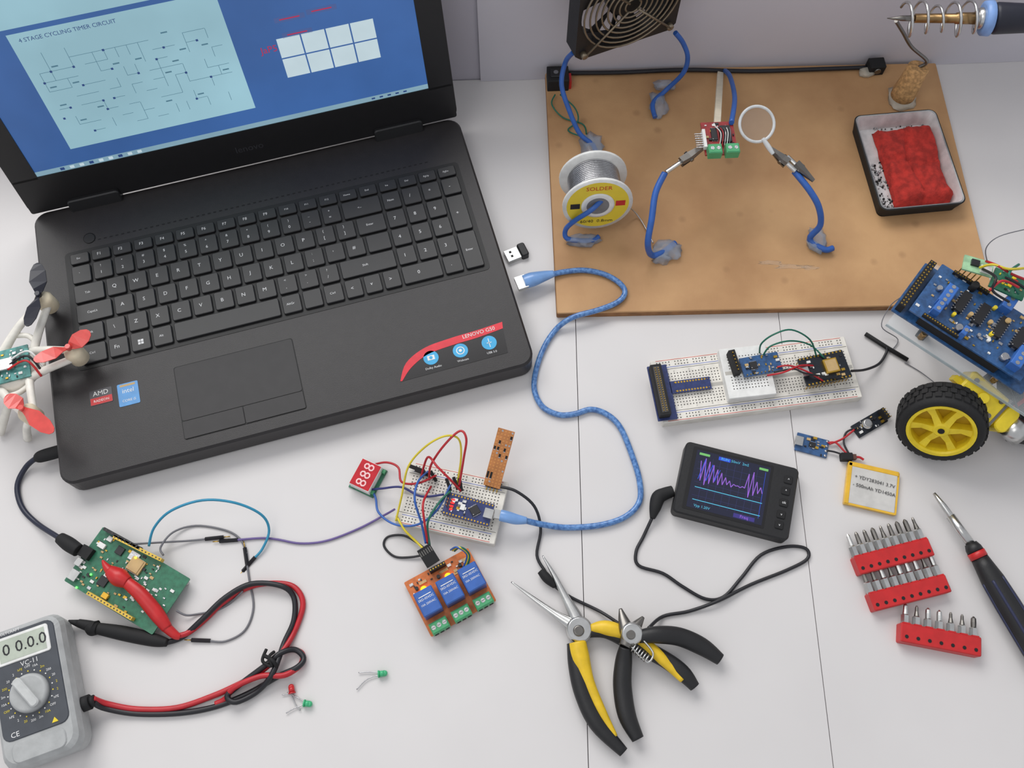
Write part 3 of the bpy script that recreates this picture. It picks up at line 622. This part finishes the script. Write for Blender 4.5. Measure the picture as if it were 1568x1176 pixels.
def trace(ys,x_0,x_1,m,t=.0003,z=.0130):
    n=len(ys)
    for i in range(n-1):
        p=(X0+sw*(x_0+(x_1-x_0)*i/(n-1)),Y0+sh*ys[i]);q=(X0+sw*(x_0+(x_1-x_0)*(i+1)/(n-1)),Y0+sh*ys[i+1])
        dx,dy=q[0]-p[0],q[1]-p[1];L_=math.hypot(dx,dy);nx,ny=-dy/L_*t,dx/L_*t
        b.flat([(p[0]-nx,p[1]-ny),(q[0]-nx,q[1]-ny),(q[0]+nx,q[1]+ny),(p[0]+nx,p[1]+ny)],z,m)
trace([.82,.48,.88,.42,.84,.46,.80,.50,.74,.48,.70,.5,.64,.52,.6,.5,.56,.54,.55,.53,.56,.54,.8,.4,.85,.45,.7,.5,.62,.52],.08,.94,pu)
trace([.5,.86,.5,.8,.52,.74],.08,.35,bl,.00025)
b.rect(X0+sw*.06,X1-sw*.04,Y0+sh*.355,Y0+sh*.367,.0129,cyn); b.rect(X0+sw*.06,X1-sw*.04,Y0+sh*.14,Y0+sh*.152,.0129,cyn)
b.rect(X0+sw*.3,X0+sw*.46,Y0+sh*.91,Y0+sh*.97,.0129,bl); b.rect(X0+sw*.04,X0+sw*.18,Y0+sh*.92,Y0+sh*.96,.0129,yg); b.rect(X0+sw*.85,X0+sw*.97,Y0+sh*.92,Y0+sh*.96,.0129,yg)
b.text('RUN  50mV  2mS',X0+sw*.52,Y0+sh*.94,.0131,.0030,cyn); b.text('Vpp 1.20V',X0+sw*.2,Y0+sh*.05,.0131,.003,cyn)
b.rect(X0+sw*.62,X0+sw*.9,Y0+sh*.02,Y0+sh*.09,.0129,scr('scope_navy',(70,60,150),.7)); b.text('Freq',X0+sw*.76,Y0+sh*.055,.0131,.0035,pu)
b.rect(X0+sw*.94,X0+sw*.945,Y0+sh*.1,Y1-sh*.1,.0129,bl)
for (u,v) in((1207,735),(1203,752),(1200,770),(1196,788),(1193,804)):
    q=b.L(u,v,.0125); b.box(q.x-.0032,q.x+.0032,q.y-.0032,q.y+.0032,.0125,.0134,blackm,.001,.0004); b.text('^' if v<760 else ('v' if v>780 else 'ok'),q.x,q.y,.0136,.003,label)
b.done()
b=B('probe_plug'); b.tube([P(1030,752,.006),P(1018,756,.006),P(1008,762,.006),P(1003,778,.006),P(999,794,.005)],[.0045,.005,.0055,.0045,.002],blackm,12); b.done()
wire('probe_cable',[(999,792,.005),(985,822,.0015),(974,845,.0015),(978,866,.0015),(1015,878,.0015),(1045,898,.0015),(1080,917,.0015),(1108,914,.0015),(1135,885,.0015),(1165,850,.0015),(1205,837,.0015),(1234,840,.0015),(1236,856,.0015),(1205,873,.0015),(1150,895,.0015),(1100,920,.004),(1055,936,.0015),(1015,944,.0015),(993,962,.012)],.0013,blkw)
b=B('test_clip'); b.tube([P(828,874,.005),P(838,886,.005),P(850,898,.004)],[.003,.0036,.002],blackm,8); b.done()
wire('probe_cable',[(848,897,.004),(875,915,.0015),(920,937,.003),(960,962,.015),(985,968,.016)],.0012,blkw)
# ---------- pliers ----------
def W(l): return [P(*p) for p in l]
b=B('long_nose_pliers')
for jp,rs_ in(([(783,891,.006),(815,915,.006),(850,940,.007),(878,958,.008),(890,972,.008)],[.0006,.0016,.0028,.0048,.005]),([(831,851,.006),(848,880,.006),(866,915,.007),(884,950,.008),(888,975,.008)],[.0006,.0018,.0030,.0050,.005])): b.tube(W(jp),rs_,steel,10,.7)
b.lathe(P(886,966,.002),(0,0,1),[(0,.0095),(.009,.0095),(.0105,.008)],steel,24); b.lathe(P(886,966,.012),(0,0,1),[(0,.0042),(.0016,.004),(.002,.003)],dsteel,18)
b.tube(W([(880,985,.007),(884,1020,.007),(893,1062,.007),(915,1108,.007),(955,1152,.007)]),[.0058,.0066,.0064,.0062,.0038],black,12,.85)
b.tube(W([(884,984,.0085),(889,1008,.0088),(901,1045,.0085),(921,1090,.0085),(942,1128,.008)]),[.0066,.0068,.0046,.0036,.002],yelg,12,.9)
b.tube(W([(900,968,.008),(930,966,.008),(970,985,.008),(1015,1008,.008),(1045,1030,.008),(1064,1052,.007)]),[.004,.0058,.0062,.006,.006,.004],black,12,.85)
b.tube(W([(905,962,.010),(930,962,.0105),(975,978,.0105),(1015,1010,.0105),(1045,1042,.010)]),[.003,.0056,.005,.0042,.002],yelg,12,.85)
b.done()
b=B('side_cutters')
b.tube(W([(950,932,.014),(955,950,.015),(962,968,.016),(975,985,.016)]),[.0012,.004,.006,.005],dsteel,10,.7)
b.tube(W([(985,945,.014),(975,958,.015),(965,972,.016),(957,990,.016)]),[.0012,.004,.006,.005],dsteel,10,.7)
b.lathe(P(966,972,.011),(0,0,1),[(0,.008),(.008,.008),(.0095,.0065)],steel,24); b.lathe(P(966,972,.0205),(0,0,1),[(0,.0035),(.0015,.003)],dsteel,16)
b.tube(W([(958,990,.015),(955,1012,.010),(953,1050,.0075),(960,1095,.007),(977,1132,.007)]),[.0045,.0062,.0068,.0066,.0045],black,12,.85)
b.tube(W([(978,975,.016),(1005,972,.0155),(1040,975,.011),(1075,990,.008),(1103,1010,.007)]),[.0045,.0062,.0068,.0066,.0045],black,12,.85)
b.tube([P(963,985,.016),P(975,1000,.018),P(992,1014,.018),P(1000,1000,.018),P(985,980,.018)],.0008,steel,6)
for k in range(6): b.ring(P(970+k*4,992+k*3.2,.018),V((1,-.8,0)),.0028,.0006,steel,16,5)
b.done()
# ---------- bits, screwdriver, battery ----------
def bits(c0,c1,c3,n,ln,sd):
    M,w,h=QF(c0,c1,c3,.009); b=B('screwdriver_bit_set',M); b.box(0,w,0,h,.0,.0095,redp,.0012,.0008)
    rn=random.Random(sd)
    for i in range(n):
        x=(i+.5)*w/n; b.disc(x,h*.3,.0014,.0097,blackm,10); tw=rn.choice([.0017,.0021,.0013])
        b.lathe((x,h-.001,.0052),(0,1,0),[(0,.0031),(.004,.0031),(ln*.45,.0031),(ln*.5,.002)],steel,6,False)
        b.lathe((x,h-.001,.0052),(0,1,0),[(ln*.5,.002),(ln*.72,tw),(ln*.9,tw*.9),(ln,.0005)],rn.choice([dsteel,dsteel,steel]),8,False)
        b.box(x-.0025,x+.0025,h-.0004,h+.0006,.002,.0092,redp)
    b.done()
bits((1318,880),(1432,850),(1309,852),9,.019,1)
bits((1340,936),(1458,906),(1332,908),9,.019,2)
bits((1379,982),(1503,1006),(1383,953),7,.016,3)
b=B('screwdriver'); pts=[P(1430,755,.009),P(1445,775,.009),P(1490,838,.010)]
b.tube(pts,[.0012,.0024,.0026],steel,10,k=1); b.tube([P(1455,790,.0095),P(1490,838,.010)],.0034,steel,12); A,l=AX(P(1486,832,.010),P(1610,1035,.010)); b.M=A
lx([(0,.0045),(.004,.006),(.007,.0062)],black); lx([(.007,.0066),(.012,.0066)],redp); lx([(.012,.0062),(.02,.0072),(.03,.0085),(.05,.0092),(l*.8,.0095),(l*.95,.009),(l,.007)],black)
for k in range(6):
    t=k*pi/3; b.tube([(.03,.0082*cos(t),.0082*sin(t)),(l*.6,.009*cos(t),.009*sin(t)),(l*.92,.0088*cos(t),.0088*sin(t))],.0012,mat('navy_grip',(40,45,75),.5),6)
b.done()
M,w,h=QF((1293,770),(1371,788),(1308,709),.004); b=B('lipo_battery',M); b.box(0,w,0,h,.0,.0042,pearl,.0015,.0012)
b.box(0,w,h-.003,h+.0008,.0004,.0046,kapt,.0005,.0004); b.box(-.0004,.003,0,h,.0004,.0046,kapt,.0005,.0004); b.box(-.0002,w,-.0005,.0012,.0006,.0040,kapt); b.box(w-.0006,w+.0008,0,h,.0004,.0036,kapt)
b.text('+ YDY283041 3.7V',w*.54,h*.66,.0048,.0040,blkw,rad(-3)); b.text('- 500mAh YD1450A',w*.54,h*.46,.0048,.0040,blkw,rad(-3)); b.done()
M,w,h=QF((1218,687),(1267,700),(1225,661),.004); b=B('charger_module',M); b.box(0,w,0,h,.0,.0016,pcbb,.0004); b.box(-.001,.005,h*.25,h*.75,.0016,.0042,steel,.0003); ic(b,w*.5,h*.5,.005,.004,.0016,legs=4); smd(b,.006,w-.002,.001,h-.001,.0016,14,seed=11)
for y in(.0015,h-.0015,h*.36,h*.64): b.ball((w-.0015,y,.0018),(.0012,.0012,.001),tin,8)
b.done()
M,w,h=QF((1318,669),(1362,643),(1306,650),.004); b=B('rf_transmitter_module',M); b.box(0,w,0,h,.0,.0016,pcbk,.0004); b.lathe((w*.42,h*.55,.0016),(0,0,1),[(0,.0042),(.0006,.0042),(.0007,.0036),(.003,.0036),(.0033,.003)],steel,18); header(b,w-.002,.001,w-.002,h-.001,4,.0016)
for k in range(4): b.box(w-.001,w+.004,.002+k*(h-.004)/3-.0003,.002+k*(h-.004)/3+.0003,.003,.0036,gold)
smd(b,.001,w*.3,.001,h-.001,.0016,9,seed=13); smd(b,w*.6,w-.004,.001,h-.001,.0016,8,seed=12); b.done()
wire(J,[(1268,678,.003),(1280,678,.003),(1292,690,.004),(1303,700,.005)],.0008,red2); wire(J,[(1266,690,.003),(1278,692,.003),(1292,697,.004),(1303,702,.005)],.0008,blkw)
wire(J,[(1312,655,.003),(1296,662,.002),(1292,678,.003),(1300,695,.004)],.0008,blkw); wire(J,[(1270,680,.003),(1290,672,.003),(1308,658,.003)],.0008,red2)
b=B('battery_connector'); M=FRM(P(1286,707),P(1302,714)); b.M=M@R(rad(25)); b.box(0,.009,0,.006,0,.006,blackm,.0006,.0005); b.box(.009,.012,.001,.005,.001,.005,mat('connector_brown',(90,60,50),.5)); b.tube([(.011,.003,.003),(.015,.003,.003),(.018,.001,.003)],.001,red2,6); b.done()
# ---------- green dev board, power cable ----------
M,w,h=QF((98,889),(233,972),(160,808),.010); b=B('development_board',M); Z=.010
b.box(0,w,0,h,.0085,Z,pcbg,.001)
for x in(.004,w-.004):
    for y in(.004,h-.004): b.cyl((x,y,0),(x,y,.0085),.002,white,n=8)
def hd(u0,v0,u1,v1,n,m=gold): 
    p=b.L(u0,v0,Z+.004);q=b.L(u1,v1,Z+.004); header(b,p.x,p.y,q.x,q.y,n,Z,m,.006,False)
yh=mat('yellow_header',(215,180,70),.5)
hd(135,908,203,948,14,yh); hd(175,822,248,858,14,yh); hd(160,810,215,840,6,chip)
for (u,v,ww,hh,z1,m) in((112,880,.007,.008,.0035,steel),(205,852,.008,.007,.001,tin),(208,866,.011,.011,.002,ceram),(130,845,.009,.009,.005,blackm),(157,890,.007,.007,.0015,chip),(183,843,.006,.006,.0015,chip),(190,882,.005,.005,.0015,chip),(160,912,.005,.004,.0025,kapt),(225,925,.012,.008,.0012,pcbg),(120,860,.005,.006,.003,steel),(168,825,.004,.004,.002,white),(155,835,.006,.004,.002,white)):
    q=b.L(u,v,Z+z1); b.cbox(q.x,q.y,ww,hh,Z,Z+z1,m,.0003,.0002)
q=b.L(208,866,Z); ic(b,q.x,q.y,.010,.010,Z+.001,ceram,legs=10)
smd(b,.003,w*.7,.003,h-.003,Z,90,seed=21); smd(b,w*.6,w-.004,h*.2,h-.003,Z,25,[white,tin,label],22)
for (u,v) in((118,900),(140,880)): q=b.L(u,v,Z); b.ball((q.x,q.y,Z+.001),.0009,mat('led_green_glow',(90,255,90),.4,es=3),8)
q=b.L(210,855,Z); b.ball((q.x,q.y,Z+.003),.001,mat('led_yellow_glow',(255,230,60),.4,es=3),8)
b.done()
b=B('power_cable'); b.tube([P(94,690,.011),P(80,694,.011),P(62,699,.011),P(54,702,.010)],[.0055,.0056,.0052,.003],blackm,8,.75)
b.tube([P(56,701,.010),P(40,715,.005),P(27,742,.002),(P(33,775,.002)),P(55,800,.003),P(88,822,.012),P(100,830,.014)],.0021,mat('navy_cable',(30,35,55),.4),10)
b.tube([P(92,824,.0125),P(105,833,.0135),P(120,843,.0135)],[.0045,.0055,.005],blackm,12); b.done()
# ---------- multimeter ----------
zt=.028; ang=rad(20.2); w,h=.0545,.0985
xd=V((cos(ang),sin(ang),0)); yd=V((-sin(ang),cos(ang),0)); cc=P(47,1057,zt); o_=cc-xd*(w/2)-yd*.0490; o_.z=0
M=MX(o_,xd,yd,V((0,0,1))); b=B('multimeter',M)
gm=mat('meter_grey',(168,170,170),.5,bump=.1); dm=mat('meter_face',(66,70,77),.45)
def pf(i,z,k=1): return rr(i,w-i,i,h-i,.010,z,5)
b.loft([pf(.003,0),pf(.001,.006),pf(0,.020),pf(.0015,.0255),pf(.004,zt)],gm)
b.box(.0045,w-.0045,h*.20,h-.005,zt-.001,zt+.0008,dm,.006,.0005)
b.box(.009,w-.009,.004,h*.18,zt-.001,zt+.001,gm,.005,.0006)
b.box(.0085,w-.0085,h*.725,h*.925,zt,zt+.0016,white,.002,.0004); b.box(.011,w-.011,h*.745,h*.905,zt+.0016,zt+.0018,mat('lcd_green_grey',(178,186,172),.2))
b.text('0 0.0.0',w*.53,h*.825,zt+.002,.0115,blkw); b.text('VOLTCRAFT',w*.35,h*.95,zt+.001,.0028,label); b.text('VC-11',w*.55,h*.695,zt+.001,.0048,label)
dc=(w*.5,.0490-.002)
b.lathe((dc[0],dc[1],zt+.0005),(0,0,1),[(0,.0135),(.0025,.0132),(.0045,.0125),(.0048,.011)],gm,40)
b.M=M@T(dc[0],dc[1],0)@R(rad(-62)); b.box(-.0125,.0125,-.0032,.0032,zt+.005,zt+.0095,mat('meter_knob',(190,192,191),.45),.0025,.001); b.M=M
for k in range(22):
    t=2*pi*k/22+.1; r_=.0186; b.text(['2','20','200','2m','10A','OFF','hFE'][k%7],dc[0]+r_*cos(t),dc[1]+r_*sin(t),zt+.0011,.0024,label if k%3 else yelw); b.disc(dc[0]+.0154*cos(t),dc[1]+.0154*sin(t),.0005,zt+.001,yel if k%2 else white,8)
b.text('CE',w*.24,h*.235,zt+.001,.005,label); b.prism([(w*.70,h*.225),(w*.78,h*.225),(w*.74,h*.26)],zt+.0008,zt+.0012,yel)
q=b.L(126,1079,.014); b.cyl((w-.002,q.y,.014),(w+.005,q.y,.014),.0055,blackm); b.cyl((w+.005,q.y,.014),(w+.008,q.y,.014),.004,blackm)
b.done(); e1=M@V((w+.007,q.y+.0015,.014)); e2=M@V((w+.007,q.y-.0015,.014))
def lead(e,pts,m):
    b=B('test_lead'); b.tube([e]+[P(p[0],p[1],p[2] if len(p)>2 else .0021) for p in pts],.0021,m,8); b.done()
lead(e1,[(165,1078,.006),(210,1086,.0025),(270,1084),(325,1066),(365,1048),(400,1028,.006),(430,1000,.006),(452,965),(464,925),(452,900),(425,893),(385,898),(345,920),(315,948),(290,968,.004),(272,974,.006)],red2)
lead(e2,[(162,1085,.006),(210,1093,.0022),(275,1092,.0022),(330,1082,.0022),(380,1062,.0022),(425,1036,.004),(455,1022,.006),(465,1008,.004),(452,995,.004),(430,1000,.008),(405,1020,.009),(365,1050,.006),(348,1066,.006),(362,1075,.006),(395,1058,.004),(418,1030,.010),(435,985,.004),(450,950,.0025),(450,915),(430,897,.0065),(385,894,.006),(345,915,.006),(310,948,.006),(280,975,.0025),(255,984,.004)],blkw)
wire('test_lead',[(415,1012,.009),(440,995,.004),(462,1000,.0022),(460,1018,.003),(435,1034,.008),(400,1035,.009),(360,1052,.008),(345,1070,.003),(330,1078,.0022)],.0021,red2)
b=B('cable_twist_tie'); b.tube([P(408,994,.010),P(402,1012,.012),P(416,1020,.012),P(412,1006,.014),P(420,998,.010)],.0012,blackm,6); b.tube([P(405,1004,.012),P(418,1012,.014),P(424,1022,.01)],.0014,blackm,6); b.done()
b=B('test_probe'); z=.016
b.tube([P(157,858,z),P(163,868,z),P(172,878,z)],[.0008,.0028,.0042],redp,10); b.tube([P(168,874,z),P(182,884,z),P(196,892,z)],[.0045,.0068,.0045],redp,12); b.tube([P(192,890,z),P(215,910,z-.001),P(240,940,z-.004),(P(256,962,z-.007))],[.0042,.0052,.0055,.004],redp,12,.9); b.tube([P(254,960,.009),P(268,972,.007),P(276,975,.006)],[.0038,.0032,.0022],redp,10); b.done()
b=B('test_probe'); z=.0062
b.tube([P(105,951,z),P(122,955,z)],[.001,.003],blackm,10); b.tube([P(120,954,z),P(135,958,z),P(142,960,z)],[.003,.004,.0042],blackm,10); b.tube([P(140,955,z),P(143,961,z),P(150,963,z)],[.004,.0062,.0045],blackm,12); b.tube([P(148,962,z),P(190,970,z),P(235,980,z),P(256,984,z)],[.0042,.0054,.0048,.003],blackm,12,.9); b.done()
# ---------- LEDs ----------
def led(c,d,legs,m):
    b=B('led'); z=.0028; p=P(*c,z); q=P(*d,z); b.cyl(p,q,.0022,m,n=14); b.ball(q,.0022,m); b.cyl(p-(q-p).normalized()*.001,p,.0027,m,n=14)
    for l in legs: b.tube([P(*x,.0015) for x in l],.0004,tin,6)
    b.done()
led((581,1032),(589,1031),[[(580,1030),(565,1029),(549,1030)],[(580,1034),(562,1040),(546,1056)]],ledg)
led((447,1060),(446,1052),[[(445,1062),(452,1078),(460,1088)],[(449,1062),(440,1063),(432,1064)]],ledrd)
led((467,1077),(474,1078),[[(466,1075),(455,1068),(440,1060)],[(466,1079),(450,1085),(438,1092)]],ledg)
# ---------- robot car ----------
b=B('robot_car'); 
MP,w,h=QF((1368,470),(1532,576),(1424,400),.078)
fc=P(1441,662,.0405); nrm=V((-.36,-.82,.42)).normalized(); A=AX(fc,fc+nrm)[0]; b.M=MX(fc,A.col[1].xyz,A.col[2].xyz,A.col[0].xyz)
b.loft([[V((r*cos(2*pi*k/48),r*sin(2*pi*k/48),zz)) for k in range(48)] for zz,r in((-.001,.0245),(0,.027),(-.001,.0295),(-.004,.0312),(-.022,.0312),(-.025,.0295),(-.026,.027),(-.025,.0245))],rubber,False,True,True)
for k in range(30):
    t=2*pi*k/30
    for zz,dt in((-.0065,0),(-.0125,.1),(-.0185,0)):
        o=b.M; b.M=o@R(t+dt)@T(.0312,0,zz); b.box(-.001,.0012,-.0022,.0022,-.0026,.0026,rubber); b.M=o
b.loft([[V((r*cos(2*pi*k/40),r*sin(2*pi*k/40),zz)) for k in range(40)] for zz,r in((-.002,.0215),(-.0005,.0225),(-.0005,.0248),(-.024,.0248),(-.024,.0225),(-.006,.0215))],yel,False,False,True)
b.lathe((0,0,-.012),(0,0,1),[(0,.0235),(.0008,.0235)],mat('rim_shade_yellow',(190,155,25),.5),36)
b.lathe((0,0,-.012),(0,0,1),[(0,.0065),(.0095,.0065),(.0105,.005)],yel,24); b.lathe((0,0,-.0012),(0,0,1),[(0,.0025),(.0003,.0025)],blackm,12)
for k in range(6):
    o=b.M; b.M=o@R(k*pi/3+.3); b.loft([[V((x,-ww,-.011)),V((x,ww,-.011)),V((x,ww,zz)),V((x,-ww,zz))] for x,ww,zz in((.005,.0028,-.002),(.014,.0022,-.0045),(.0225,.0032,-.003))],yel); b.M=o
b.M=Matrix(); b.cyl(fc-nrm*.012,fc-nrm*.045,.003,white,n=12)
g0=P(1468,585,.050); g1=P(1575,678,.036); A,l=AX(g0,g1,V((-.2,-.3,1)).normalized()); b.M=A
b.box(0,.037,-.0125,.0125,-.009,.010,yel,.003,.0015); b.box(.037,.048,-.011,.011,-.009,.010,yel,.005,.001); b.cyl((.048,0,0),(.062,0,0),.0095,steel,n=20)
for x,y in((.006,-.007),(.006,.007),(.03,-.007),(.03,.007)): b.cyl((x,y,.010),(x,y,.0112),.0018,dsteel,n=10)
b.cyl((.018,0,.010),(.018,0,.013),.004,yel,n=16); b.box(-.006,0,-.0025,.0025,-.004,.004,yel,.001)
b.box(.034,.036,-.0128,.0128,-.0092,.0105,dsteel)
b.M=MP
b.box(.004,w+.05,-.006,h+.012,.0605,.0635,acry,.004); b.box(.004,w+.05,-.0063,-.0058,.0605,.0635,mat('acrylic_edge',(190,205,210),.2,alpha=.6))
for x,y in((.03,.0),(w,.003),(.03,h),(w+.03,h)): b.cyl((x,y,.0635),(x,y,.072),.0025,brass,n=6)
for x,y in((.095,.03),(.09,.06),(.035,.045)): b.box(x-.004,x+.004,y-.004,y+.004,0,.0605,blackm,.001)
b.box(0,w+.02,0,h,.072,.0736,pcbb,.001)
header(b,.003,.002,.003,h-.002,16,.0736,hh=.0095); header(b,.0055,.002,.0055,h-.002,16,.0736,hh=.0095)
for y in(.003,h-.003): header(b,.02,y,w*.95,y,22,.0736,hh=.0085)
b.box(.010,w+.012,.001,h-.001,.083,.0846,pcbb,.001); Z=.0846
for k,(u,v) in enumerate(((1474,462),(1503,481),(1533,501),(1562,518))):
    q=b.L(u,v,Z+.003); ic(b,q.x,q.y,.0065,.019,Z,rot=rad(0),legs=1,hh=.0042)
    for i in range(8):
        for s in(-1,1): b.box(q.x+s*.0038-.0006,q.x+s*.0038+.0006,q.y-.009+i*.0024,q.y-.0082+i*.0024,Z,Z+.002,tin)
for (u,v,ww,hh) in((1454,449,.008,.018),(1548,462,.008,.012),(1565,545,.008,.018),(1480,505,.004,.008),(1440,468,.006,.01)):
    q=b.L(u,v,Z+.009); b.cbox(q.x,q.y,ww,hh,Z,Z+.009,blut,.0004,.0006)
    n=int(hh/.0045)
    for i in range(n): b.disc(q.x,q.y-hh/2+(i+.5)*hh/n,.0016,Z+.0092,tin,10)
for (u,v,m,r_,hh) in((1488,480,ceram,.0016,.005),(1520,510,yel,.0016,.004),(1545,490,ceram,.002,.006),(1495,435,blackm,.0028,.008),(1470,500,tin,.0025,.006),(1525,470,yelw,.0015,.004),(1515,520,white,.0013,.003),(1500,512,tin,.0013,.003),(1540,545,tin,.0028,.005),(1440,440,tin,.002,.004),(1518,492,ceram,.0016,.004),(1462,480,yel,.0014,.004)):
    q=b.L(u,v,Z+hh); b.cyl((q.x,q.y,Z),(q.x,q.y,Z+hh),r_,m,n=12)
smd(b,.012,w,.003,h-.003,Z,80,[white,tin,ceram,gold],31)
for y in(.003,h-.003): header(b,.02,y,w*.55,y,14,Z,hh=.003)
q=b.L(1500,405,.10); b.cbox(q.x,q.y,.022,.013,.0965,.098,mat('pcb_pale_green',(150,190,150),.4,var=.3),.0004,rot=rad(20)); b.cbox(q.x-.003,q.y,.006,.005,.098,.1,chip,rot=rad(20)); b.cbox(q.x+.006,q.y,.008,.006,.098,.0995,white,rot=rad(20)); 
for i in range(5): b.cyl((q.x-.008+i*.0035,q.y-.004,Z),(q.x-.008+i*.0035,q.y-.004,.0965),.0005,gold,n=6)
q=b.L(1550,430,.1); b.cbox(q.x,q.y,.026,.018,.094,.0955,pcbg,.0004,rot=rad(10)); smd(b,q.x-.01,q.x+.01,q.y-.007,q.y+.007,.0955,18,[chip,ceram,tin,yel,redp],55); b.cyl((q.x,q.y,Z),(q.x,q.y,.094),.002,brass,n=6)
b.M=Matrix()
for m,pp in((red2,[(1510,400,.10),(1530,408,.11),(1550,420,.105),(1575,430,.1)]),(blkw,[(1505,412,.10),(1525,425,.115),(1520,445,.11),(1545,462,.1)]),(red2,[(1515,445,.11),(1535,430,.115),(1560,440,.11)]),(yelw,[(1500,410,.10),(1520,405,.108),(1545,412,.11),(1575,410,.1)]),(grnw,[(1560,405,.1),(1545,420,.11),(1560,450,.1)]),(blkw,[(1540,425,.112),(1560,435,.105),(1580,450,.1)]),(red2,[(1552,640,.03),(1560,660,.03),(1575,680,.02)]),(red2,[(1545,590,.05),(1560,610,.04),(1580,640,.03)]),(blkw,[(1530,580,.06),(1548,600,.055),(1562,640,.045)])): b.tube([P(*p) for p in pp],.001,m,6)
A,l=AX(P(1538,590,.040),P(1640,605,.040)); b.M=A; b.box(0,l,-.014,.014,-.012,.012,blackm,.002,.001); b.box(.008,.012,-.0145,.0145,-.0125,.0125,redp)
A,l=AX(P(1550,650,.02),P(1640,665,.02)); b.M=A; b.box(0,l,-.010,.010,-.012,.012,black,.002,.001); b.box(.004,.010,-.0105,.0105,.0,.0125,redp)
b.M=Matrix(); b.tube([P(1512,402,.1),P(1510,380,.11),P(1530,362,.12),P(1575,350,.12)],.0004,gryw,6); b.done()
# ---------- drone ----------
b=B('quadcopter_drone'); dw=mat('drone_white',(236,232,222),.4); dt=mat('drone_motor_tan',(222,208,180),.45); dr=mat('prop_red',(218,78,72),.35,coat=.3); dbk=mat('prop_black',(30,32,45),.35)
c=P(16,568,.034); arms=[P(70,462,.042),P(116,542,.042),P(46,634,.040),P(-55,560,.040)]
b.ball(c,(.023,.019,.010),dw,20); b.M=FRM(V((c.x,c.y,0)),V((c.x+1,c.y+.3,0))); b.box(-.019,.019,-.014,.014,.042,.0435,mat('pcb_teal',(70,135,130),.4,var=.4,scale=200)); smd(b,-.017,.017,-.012,.012,.0435,50,[chip,white,tin,gold,redp,white],41); b.box(-.006,.008,-.005,.005,.0435,.047,steel,.001,.0005); b.M=Matrix()
for ai,a in enumerate(arms):
    d=(a-c); n_=V((-d.y,d.x,0)).normalized()
    for s in(-1,1): b.tube([c+d*.15+n_*.013*s,c+d*.55+n_*.009*s+V((0,0,.003)),a+n_*.003*s],[.0038,.0032,.003],dw,8)
    b.tube([c+d*.45-n_*.010,c+d*.5,c+d*.45+n_*.010],.0022,dw,8)
    b.lathe(a-V((0,0,.010)),(0,0,1),[(0,.006),(.002,.0074),(.014,.0074),(.017,.0055),(.018,.0018),(.022,.0014)],dt,20)
    if ai!=1:
        f=V((a.x+d.x*.15,a.y+d.y*.15,.0036)); 
        if ai==0: f=V((a.x-.012,a.y+.006,.0036))
        if ai==2: f=V((a.x-.018,a.y-.008,.0036))
        b.tube([a-V((0,0,.006)),(a+f)/2+V((0,0,.003)),f],[.004,.003,.0032],dw,8)
f=P(0,665,.0036); b.tube([c+V((.002,-.012,-.004)),(c+f)/2+V((.004,0,.002)),f],[.0038,.0032,.0032],dw,8)
def prop(a,p,q,m,z):
    cc=V((a.x,a.y,a.z+.012)); 
    for e in(P(p[0],p[1],z),P(q[0],q[1],z)):
        d=e-cc; n_=V((-d.y,d.x,0)).normalized()
        rings=[]
        for t,ww,tw in((0,.0015,.0),(.15,.003,.002),(.4,.0062,.0016),(.75,.0055,.001),(.95,.003,.0004),(1,.0008,0)):
            o=cc+d*t; rings.append([o-n_*ww+V((0,0,-tw)),o+n_*ww+V((0,0,tw)),o+n_*ww+V((0,0,tw+.0007)),o-n_*ww+V((0,0,-tw+.0007))])
        b.loft(rings,m)
    b.lathe(cc-V((0,0,.001)),(0,0,1),[(0,.0025),(.004,.002)],m,12)
prop(arms[0],(58,403),(42,500),dbk,.056); prop(arms[1],(138,508),(52,552),dr,.056); prop(arms[2],(10,606),(82,662),dr,.054); prop(arms[3],(-60,500),(-20,610),dbk,.054)
for k,m in enumerate((redp,blkw,white)): 
    o=-.004+.004*k; b.tube([c+V((.005,o,.012)),c+V((.02,o+.006,.016)),c+V((.03,o-.004,.008))],.0009,m,6)
b.done()
# ---------- light, world, camera ----------
wd=bpy.data.worlds.new('overcast_daylight'); bpy.context.scene.world=wd; wd.use_nodes=True
bg=wd.node_tree.nodes['Background']; bg.inputs['Color'].default_value=(.93,.95,1,1); bg.inputs['Strength'].default_value=.60
def area(name,loc,tgt,sx,sy,e,c):
    l=bpy.data.lights.new(name,'AREA'); l.shape='RECTANGLE'; l.size=sx; l.size_y=sy; l.energy=e; l.color=c
    o=bpy.data.objects.new(name,l); o.location=loc; o.rotation_euler=(V(tgt)-V(loc)).to_track_quat('-Z','Y').to_euler(); bpy.context.scene.collection.objects.link(o)
area('window_light',(-.5,1.3,1.15),(-.05,.28,0),1.4,.9,24,(1,.985,.965))
area('high_left_area',(-.7,-.1,1.7),(0,.3,0),.9,.9,4,(1,.98,.95))  # unseen weak area light high on the left; no ceiling is built
cd=bpy.data.cameras.new('camera'); cam=bpy.data.objects.new('camera',cd); bpy.context.scene.collection.objects.link(cam)
cam.location=(0,0,CAMZ); cam.rotation_euler=(rad(22),0,0); cd.sensor_width=36; cd.lens=F/1568*36; cd.clip_start=.01
bpy.context.scene.camera=cam
vs=bpy.context.scene.view_settings; vs.view_transform='Standard'; vs.look='None'; vs.exposure=0
